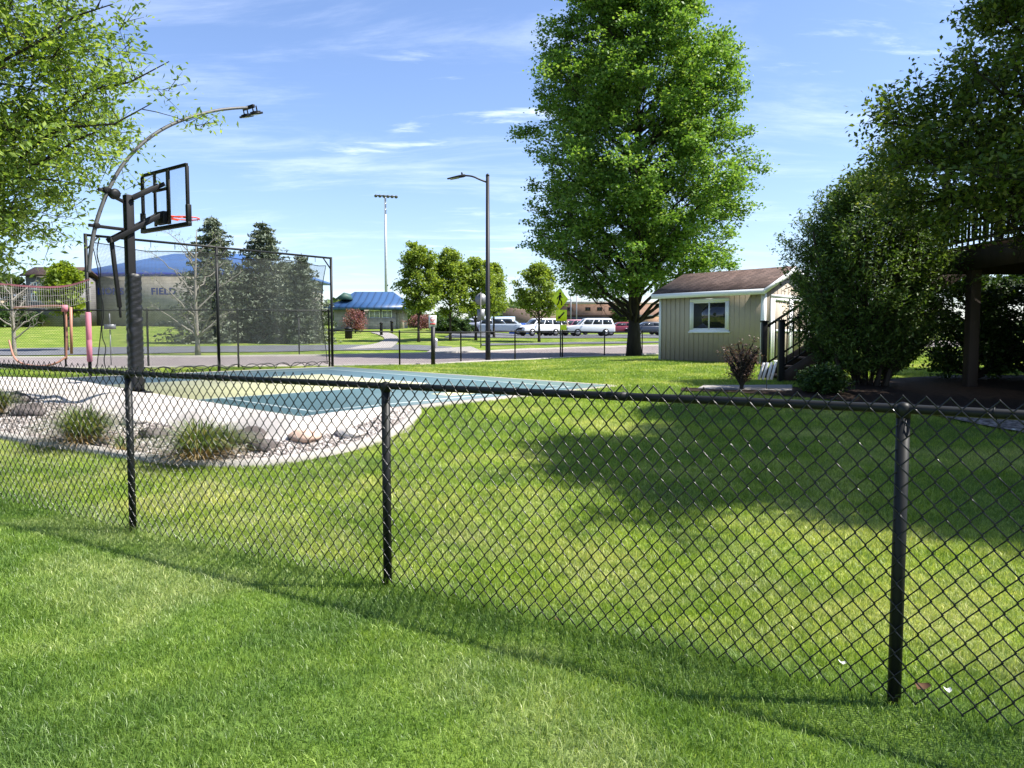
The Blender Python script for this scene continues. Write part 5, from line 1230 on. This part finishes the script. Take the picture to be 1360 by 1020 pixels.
# poles by the school
for px, yt, lab in ((758, 392, 'thin flagpole left of the white estate vehicle'), (765.5, 390, 'thin pale pole above the white estate vehicle')):
    Yq = 120; p = np.array([wx(px, Yq), Yq, 0]); p[2] = GH(p[0], Yq); b = MB(); b.tube([p, (p[0], Yq, at(px, yt, Yq)[2])], .09, 8); b.lathe((p[0], Yq, at(px, yt, Yq)[2]), [(.15, 0), (.15, .2)], 8); tag(b.build('flagpole', M['signback'], origin=p), lab, 'pole', 'poles before the school')
# bench/hanging gym box seen through the fence at left
c0 = at(146, 434, 26); b = MB(); b.box(c0, (.3, .2, .16)); b.tube([c0, c0 + UP * .45], .02, 6); b.tube([c0 - UP * .1, (c0[0], c0[1], GH(c0[0], c0[1]))], .018, 6); tag(b.build('mailbox', M['signback'], origin=c0), 'small grey box on a thin post seen through the tall fence', 'mailbox')

# ------------------------------------------------------------------ rocks and grasses in the gravel bed
def bedpt(px, py):
    lo = np.array([0, 0, CAMZ]); d = ray(px, py); best = None
    allp = np.vstack([r for r in rows_g + rows_a]); t = (allp - lo) @ d / (d @ d); dist = np.linalg.norm(allp - (lo + t[:, None] * d), axis=1); return allp[np.argmin(dist)]
def rock(px, py, s_, m, label, flat=.6, group='boulders in the gravel bed'):
    p = bedpt(px, py); v = []; nlat, nlon = 9, 14; ph_ = rng.uniform(0, 6, 6)
    for i in range(nlat):
        th = PI * i / (nlat - 1)
        for k in range(nlon):
            a = 2 * PI * k / nlon; dr = np.array([math.sin(th) * math.cos(a), math.sin(th) * math.sin(a), math.cos(th)])
            rr_ = 1 + .18 * math.sin(3 * dr[0] + ph_[0]) * math.sin(4 * dr[1] + ph_[1]) + .12 * math.sin(7 * dr[2] + ph_[2] + 5 * dr[0]) + rng.uniform(-.06, .06) * (0 < i < nlat - 1)
            v.append(p + dr * s_ * rr_ * np.array([1.15, .9, flat]) + [0, 0, s_ * flat * .35])
    idx = np.arange(nlat * nlon).reshape(nlat, nlon); q = np.stack([idx[:-1], idx[1:], np.roll(idx, -1, 1)[1:], np.roll(idx, -1, 1)[:-1]], -1).reshape(-1, 4)
    b = MB(); b.add(v, q); tag(b.build('boulder', m, smooth=True, origin=p), label, 'rock', group)
lava = mat('dark_lava_rock', (.11, .095, .09), .95, 0, .1, .4, 10, 1.0, 16); peach = mat('peach_boulder', (.5, .35, .27), .9, 0, .2, .2, 3, .5, 10); pale = mat('pale_boulder', (.5, .46, .42), .9, 0, .2, .2, 3, .5, 10)
rock(22, 533, .2, lava, 'dark rock farthest left in the gravel bed'); rock(42, 550, .22, lava, 'dark rock left of the first grass clump')
rock(205, 578, .15, lava, 'small dark rock right of the fence post'); rock(185, 562, .16, pale, 'pale rock beside the fence post'); rock(330, 588, .2, lava, 'dark rock right of the second grass clump'); rock(352, 596, .15, lava, 'low dark rock just left of the peach boulder')
rock(402, 585, .17, peach, 'smooth peach boulder near the court corner', .5); rock(465, 580, .14, pale, 'small pale rock below the court corner')
M['oatgrass'] = leaf_mat('ornamental_grass', (.09, .15, .04), (.15, .21, .06), (.45, .36, .2), .35)
M['straw'] = leaf_mat('dead_straw', (.35, .25, .13), (.5, .38, .22), None, .3)
def clump(px, py, Rr, Hh_, label, n=1500, straw=.25):
    p = bedpt(px, py); a = rng.uniform(0, 2 * PI, n); sprd = rng.uniform(.05, 1, n); h = Hh_ * rng.uniform(.6, 1.1, n)
    b0 = p + np.stack([np.cos(a) * .12 * rng.uniform(0, 1, n), np.sin(a) * .12 * rng.uniform(0, 1, n), 0 * a], 1)
    dx = np.stack([np.cos(a), np.sin(a), 0 * a], 1) * (Rr * sprd)[:, None]
    p1 = b0 + dx * .45 + UP * h[:, None] * .9; p2 = b0 + dx * 1.15 + UP * (h * (1 - .6 * sprd ** 2))[:, None]
    S = bez(b0, p1, p2, 6); sd_ = np.stack([-np.sin(a), np.cos(a), 0 * a], 1); w = np.array([.003, .004, .004, .003, .0025, .0005])
    Vv = np.stack([S - sd_[:, None] * w[None, :, None], S + sd_[:, None] * w[None, :, None]], 2)   # n,6,2,3
    idx = np.arange(n * 12).reshape(n, 6, 2); q = np.stack([idx[:, :-1, 0], idx[:, :-1, 1], idx[:, 1:, 1], idx[:, 1:, 0]], -1).reshape(-1, 4)
    rt = thing('ornamental_grass', p, label, 'ornamental grass', 'grass clumps in the gravel bed')
    k = int(n * (1 - straw)); b = MB(); b.add(Vv[:k].reshape(-1, 3), q[:k * 5], np.repeat(rng.uniform(0, 1, k), 12)); b.build('green_blades', M['oatgrass'], rt)
    Vs = Vv[k:].copy(); Vs[..., 2] = p[2] + (Vs[..., 2] - p[2]) * .45; Vs[..., :2] = p[:2] + (Vs[..., :2] - p[:2]) * .9; Vs[..., 1] -= .08
    b = MB(); b.add(Vs.reshape(-1, 3), q[:(n - k) * 5], np.repeat(rng.uniform(0, 1, n - k), 12)); b.build('dead_blades', M['straw'], rt)
clump(112, 592, .62, .46, 'grass clump left of the first fence post'); clump(264, 612, .62, .46, 'grass clump with straw at the bed edge, right of the first post', straw=.4)
clump(-8, 552, .4, .4, 'grass clump cut off by the left edge'); clump(300, 597, .3, .3, 'smaller green tuft beside the strawy clump', n=350, straw=.1); clump(165, 597, .22, .22, 'thin straw tuft just left of the fence post', n=200, straw=.6)

# small debris on the lawn
def debris(px, py, name, label, m, s_=.03, cat='litter'):
    p = G(px, py); b = MB(); v = []
    for (u, w) in ((-1, -.6), (0, -.8), (1, -.4), (1.1, .5), (.1, .7), (-.9, .6)): v.append(p + np.array([u * s_, w * s_, .045 + rng.uniform(-.01, .012)]))
    v2 = [q + np.array([0, 0, .0015]) for q in v]; b.add(v + v2, [np.array([(0, 1, 4, 5), (1, 2, 3, 4), (11, 10, 7, 6), (10, 9, 8, 7)]), np.array([(i, (i + 1) % 6, 6 + (i + 1) % 6, 6 + i) for i in range(6)])])
    tag(b.build(name, m, origin=p), label, cat)
debris(1118, 892, 'paper_scrap', 'white scrap of paper on the lawn left of the right post', M['paper'], .016)
debris(1258, 930, 'paper_scrap', 'white scrap beside the dead leaf right of the right post', M['paper'], .015)
debris(1225, 925, 'dead_leaf', 'crumpled brown dead leaf at the foot of the right post', M['dirt'], .03, 'leaf')
debris(742, 834, 'dead_leaf', 'small dark dead leaf at the fence foot in the middle', M['dirt'], .02, 'leaf')
debris(1346, 575, 'paper_scrap', 'tiny pale scrap at the right edge by the gravel', M['paper'], .03)

# ------------------------------------------------------------------ lawn blades
def grass():
    Vn, An, Ff = [], [], []; b = MB()
    bands = [2.2, 2.8, 3.5, 4.5, 6, 8, 10.5, 14, 19, 26, 36]
    shed_poly = [S3(-.02, -.02, 0)[:2], S3(LS + .02, -.02, 0)[:2], S3(LS + .02, DS, 0)[:2], S3(-.02, DS, 0)[:2]]
    fl = np.array([p[:2] for p in fp]); road_near = rn[:, :2]
    for y0, y1 in zip(bands[:-1], bands[1:]):
        ym = (y0 + y1) / 2; dens = 21000 * (3.6 / max(ym, 3.6)) ** 1.55; half = .70 * y1 + (2.4 if y1 < 11 else .8)
        n = int(dens * 2 * half * (y1 - y0)); x = rng.uniform(-half, half, n); y = rng.uniform(y0, y1, n)
        keep = (np.abs(x) < .70 * y + (2.4 if y1 < 11 else .8))
        for poly in (bed_poly, court_poly, mulch_poly, rg_poly, pad_poly, shed_poly): keep &= ~inpoly(x, y, poly)
        # clumping: thin a little with noise
        cl = np.sin(x * 13 + 3 * np.sin(y * 7)) * np.sin(y * 15 + 2 * np.sin(x * 9)); keep &= rng.uniform(0, 1, n) < .82 + .18 * cl
        if y1 > 20:   # stop at the road
            keep &= y < np.interp(x, np.sort(road_near[:, 0]), road_near[np.argsort(road_near[:, 0]), 1]) - .2
        x, y = x[keep], y[keep]; n = len(x)
        if n == 0: continue
        wsc = (max(ym, 3.6) / 3.6) ** .78
        z = hgt(x, y)
        # distance to the fence line for the untrimmed tufts
        ff = np.full(n, 9.)
        for p, q in zip(fl[:-1], fl[1:]):
            dq = q - p; t = np.clip(((x - p[0]) * dq[0] + (y - p[1]) * dq[1]) / (dq @ dq), 0, 1); ff = np.minimum(ff, np.hypot(x - p[0] - t * dq[0], y - p[1] - t * dq[1]))
        h = rng.uniform(.020, .046, n) * (1 + 2.0 * np.exp(-(ff / .07) ** 2) * rng.uniform(0, 1, n)) * (1 + .25 * np.sin(x * 3.1 + np.sin(y * 2.3)) * np.sin(y * 2.7))
        h *= (1 + .15 * (wsc - 1))
        wd = rng.uniform(.0009, .0018, n) * wsc * 1.15
        a = rng.uniform(0, 2 * PI, n); la = rng.uniform(0, 2 * PI, n); ln = h * rng.uniform(.15, 1.1, n)
        sd_ = np.stack([np.cos(a), np.sin(a), 0 * a], 1) * wd[:, None]; lv = np.stack([np.cos(la) * ln, np.sin(la) * ln, 0 * a], 1)
        base = np.stack([x, y, z - .004], 1); midp = base + lv * .35 + UP * (h * .6)[:, None]; tipp = base + lv + UP * (h * rng.uniform(.75, 1, n))[:, None]
        r_ = rng.uniform(0, 1, n)
        if y1 <= 8.1:
            V = np.stack([base - sd_, base + sd_, midp + sd_ * .8, midp - sd_ * .8, tipp], 1).reshape(-1, 3); i = np.arange(n)[:, None] * 5
            b.add(V, [i + np.array([[0, 1, 2, 3]]), i + np.array([[3, 2, 4]])], np.repeat(r_, 5))
        else:
            V = np.stack([base - sd_ * 1.1, base + sd_ * 1.1, tipp], 1).reshape(-1, 3); i = np.arange(n)[:, None] * 3
            b.add(V, i + np.array([[0, 1, 2]]), np.repeat(r_, 3))
    print('blades verts', b.n)
    tag(b.build('lawn_grass', M['blades']), 'short mown green grass covering the lawn on both sides of the fence', 'grass', kind='stuff')
grass()

# ------------------------------------------------------------------ sun, sky, camera
EL, AZ = R(54), R(-4)      # AZ measured from +X towards +Y
sv = Vector((math.cos(EL) * math.cos(AZ), math.cos(EL) * math.sin(AZ), math.sin(EL)))
sun = bpy.data.lights.new('sun', 'SUN'); sun.energy = 5.0; sun.angle = R(.5); sun.color = (1, .955, .88)
so = bpy.data.objects.new('sun', sun); C.objects.link(so); so.rotation_euler = sv.to_track_quat('Z', 'Y').to_euler()
w = bpy.data.worlds.new('World'); bpy.context.scene.world = w; w.use_nodes = True; nt = w.node_tree; bg = nt.nodes['Background']
sky = nt.nodes.new('ShaderNodeTexSky'); sky.sky_type = 'NISHITA'; sky.sun_disc = False; sky.sun_elevation = EL; sky.sun_rotation = PI / 2 - AZ
sky.air_density = 1.0; sky.dust_density = .6; sky.ozone_density = 2.2
tc = nt.nodes.new('ShaderNodeTexCoord'); sep = nt.nodes.new('ShaderNodeSeparateXYZ'); nt.links.new(tc.outputs['Generated'], sep.inputs[0])
def mth(op, a, b_=None, c_=None):
    m = nt.nodes.new('ShaderNodeMath'); m.operation = op
    for i, v in enumerate((a, b_, c_)):
        if v is None: continue
        if isinstance(v, (int, float)): m.inputs[i].default_value = v
        else: nt.links.new(v, m.inputs[i])
    return m.outputs[0]
zc = mth('ADD', mth('MAXIMUM', sep.outputs['Z'], 0.0), .12)
cv = nt.nodes.new('ShaderNodeCombineXYZ'); nt.links.new(mth('DIVIDE', sep.outputs['X'], zc), cv.inputs[0]); nt.links.new(mth('DIVIDE', sep.outputs['Y'], zc), cv.inputs[1])
def wn(scale, detail, rough, sc=(1, 1, 1), dist=0, loc=(0, 0, 0)):
    mp = nt.nodes.new('ShaderNodeMapping'); mp.inputs['Scale'].default_value = sc; mp.inputs['Location'].default_value = loc; nt.links.new(cv.outputs[0], mp.inputs['Vector'])
    n = nt.nodes.new('ShaderNodeTexNoise'); n.inputs['Scale'].default_value = scale; n.inputs['Detail'].default_value = detail; n.inputs['Roughness'].default_value = rough; n.inputs['Distortion'].default_value = dist
    nt.links.new(mp.outputs[0], n.inputs['Vector']); return n.outputs['Fac']
def wr(fac, lo, hi, a=0., b_=1.):
    m = nt.nodes.new('ShaderNodeMapRange'); m.interpolation_type = 'SMOOTHSTEP'; nt.links.new(fac, m.inputs['Value'])
    for k, v in (('From Min', lo), ('From Max', hi), ('To Min', a), ('To Max', b_)): m.inputs[k].default_value = v
    return m.outputs[0]
thin = mth('MULTIPLY', wr(wn(.9, 8, .66, (.8, 2.6, 1), .5), .46, .84), .4)
puff = mth('MULTIPLY', wr(wn(2.0, 8, .62, (.8, 2.8, 1), .35, (5.1, 2.7, 0)), .56, .80), wr(wn(.6, 3, .5, (1, 1, 1), 0, (8, 2, 0)), .42, .62))
cl = mth('MAXIMUM', thin, mth('MULTIPLY', puff, .75))
def wmix(a, b_, fac, mode='MIX'):
    m = nt.nodes.new('ShaderNodeMix'); m.data_type = 'RGBA'; m.blend_type = mode
    for s_, v in ((m.inputs[0], fac), (m.inputs[6], a), (m.inputs[7], b_)):
        if isinstance(v, bpy.types.NodeSocket): nt.links.new(v, s_)
        else: s_.default_value = v if not isinstance(v, tuple) else (*v, 1)
    return m.outputs[2]
skyc = wmix(sky.outputs[0], (.93, .95, 1.09), 1.0, 'MULTIPLY')
out = wmix(skyc, (8.3, 8.9, 10.2), cl)
nt.links.new(out, bg.inputs['Color']); bg.inputs['Strength'].default_value = .10

sc = bpy.context.scene
cam = bpy.data.cameras.new('camera'); co = bpy.data.objects.new('camera', cam); C.objects.link(co); sc.camera = co
cam.sensor_width = 36; cam.lens = 36 * F / 1360; cam.clip_end = 3000; cam.clip_start = .05
co.location = (0, 0, CAMZ); co.rotation_euler = (PI / 2 - PITCH, 0, 0)
sc.view_settings.view_transform = 'Standard'; sc.view_settings.look = 'None'; sc.view_settings.gamma = 1; sc.view_settings.exposure = 1.1
sc.cycles.max_bounces = 8; sc.cycles.transparent_max_bounces = 12; sc.cycles.use_denoising = True
sc.cycles.caustics_reflective = False; sc.cycles.caustics_refractive = False
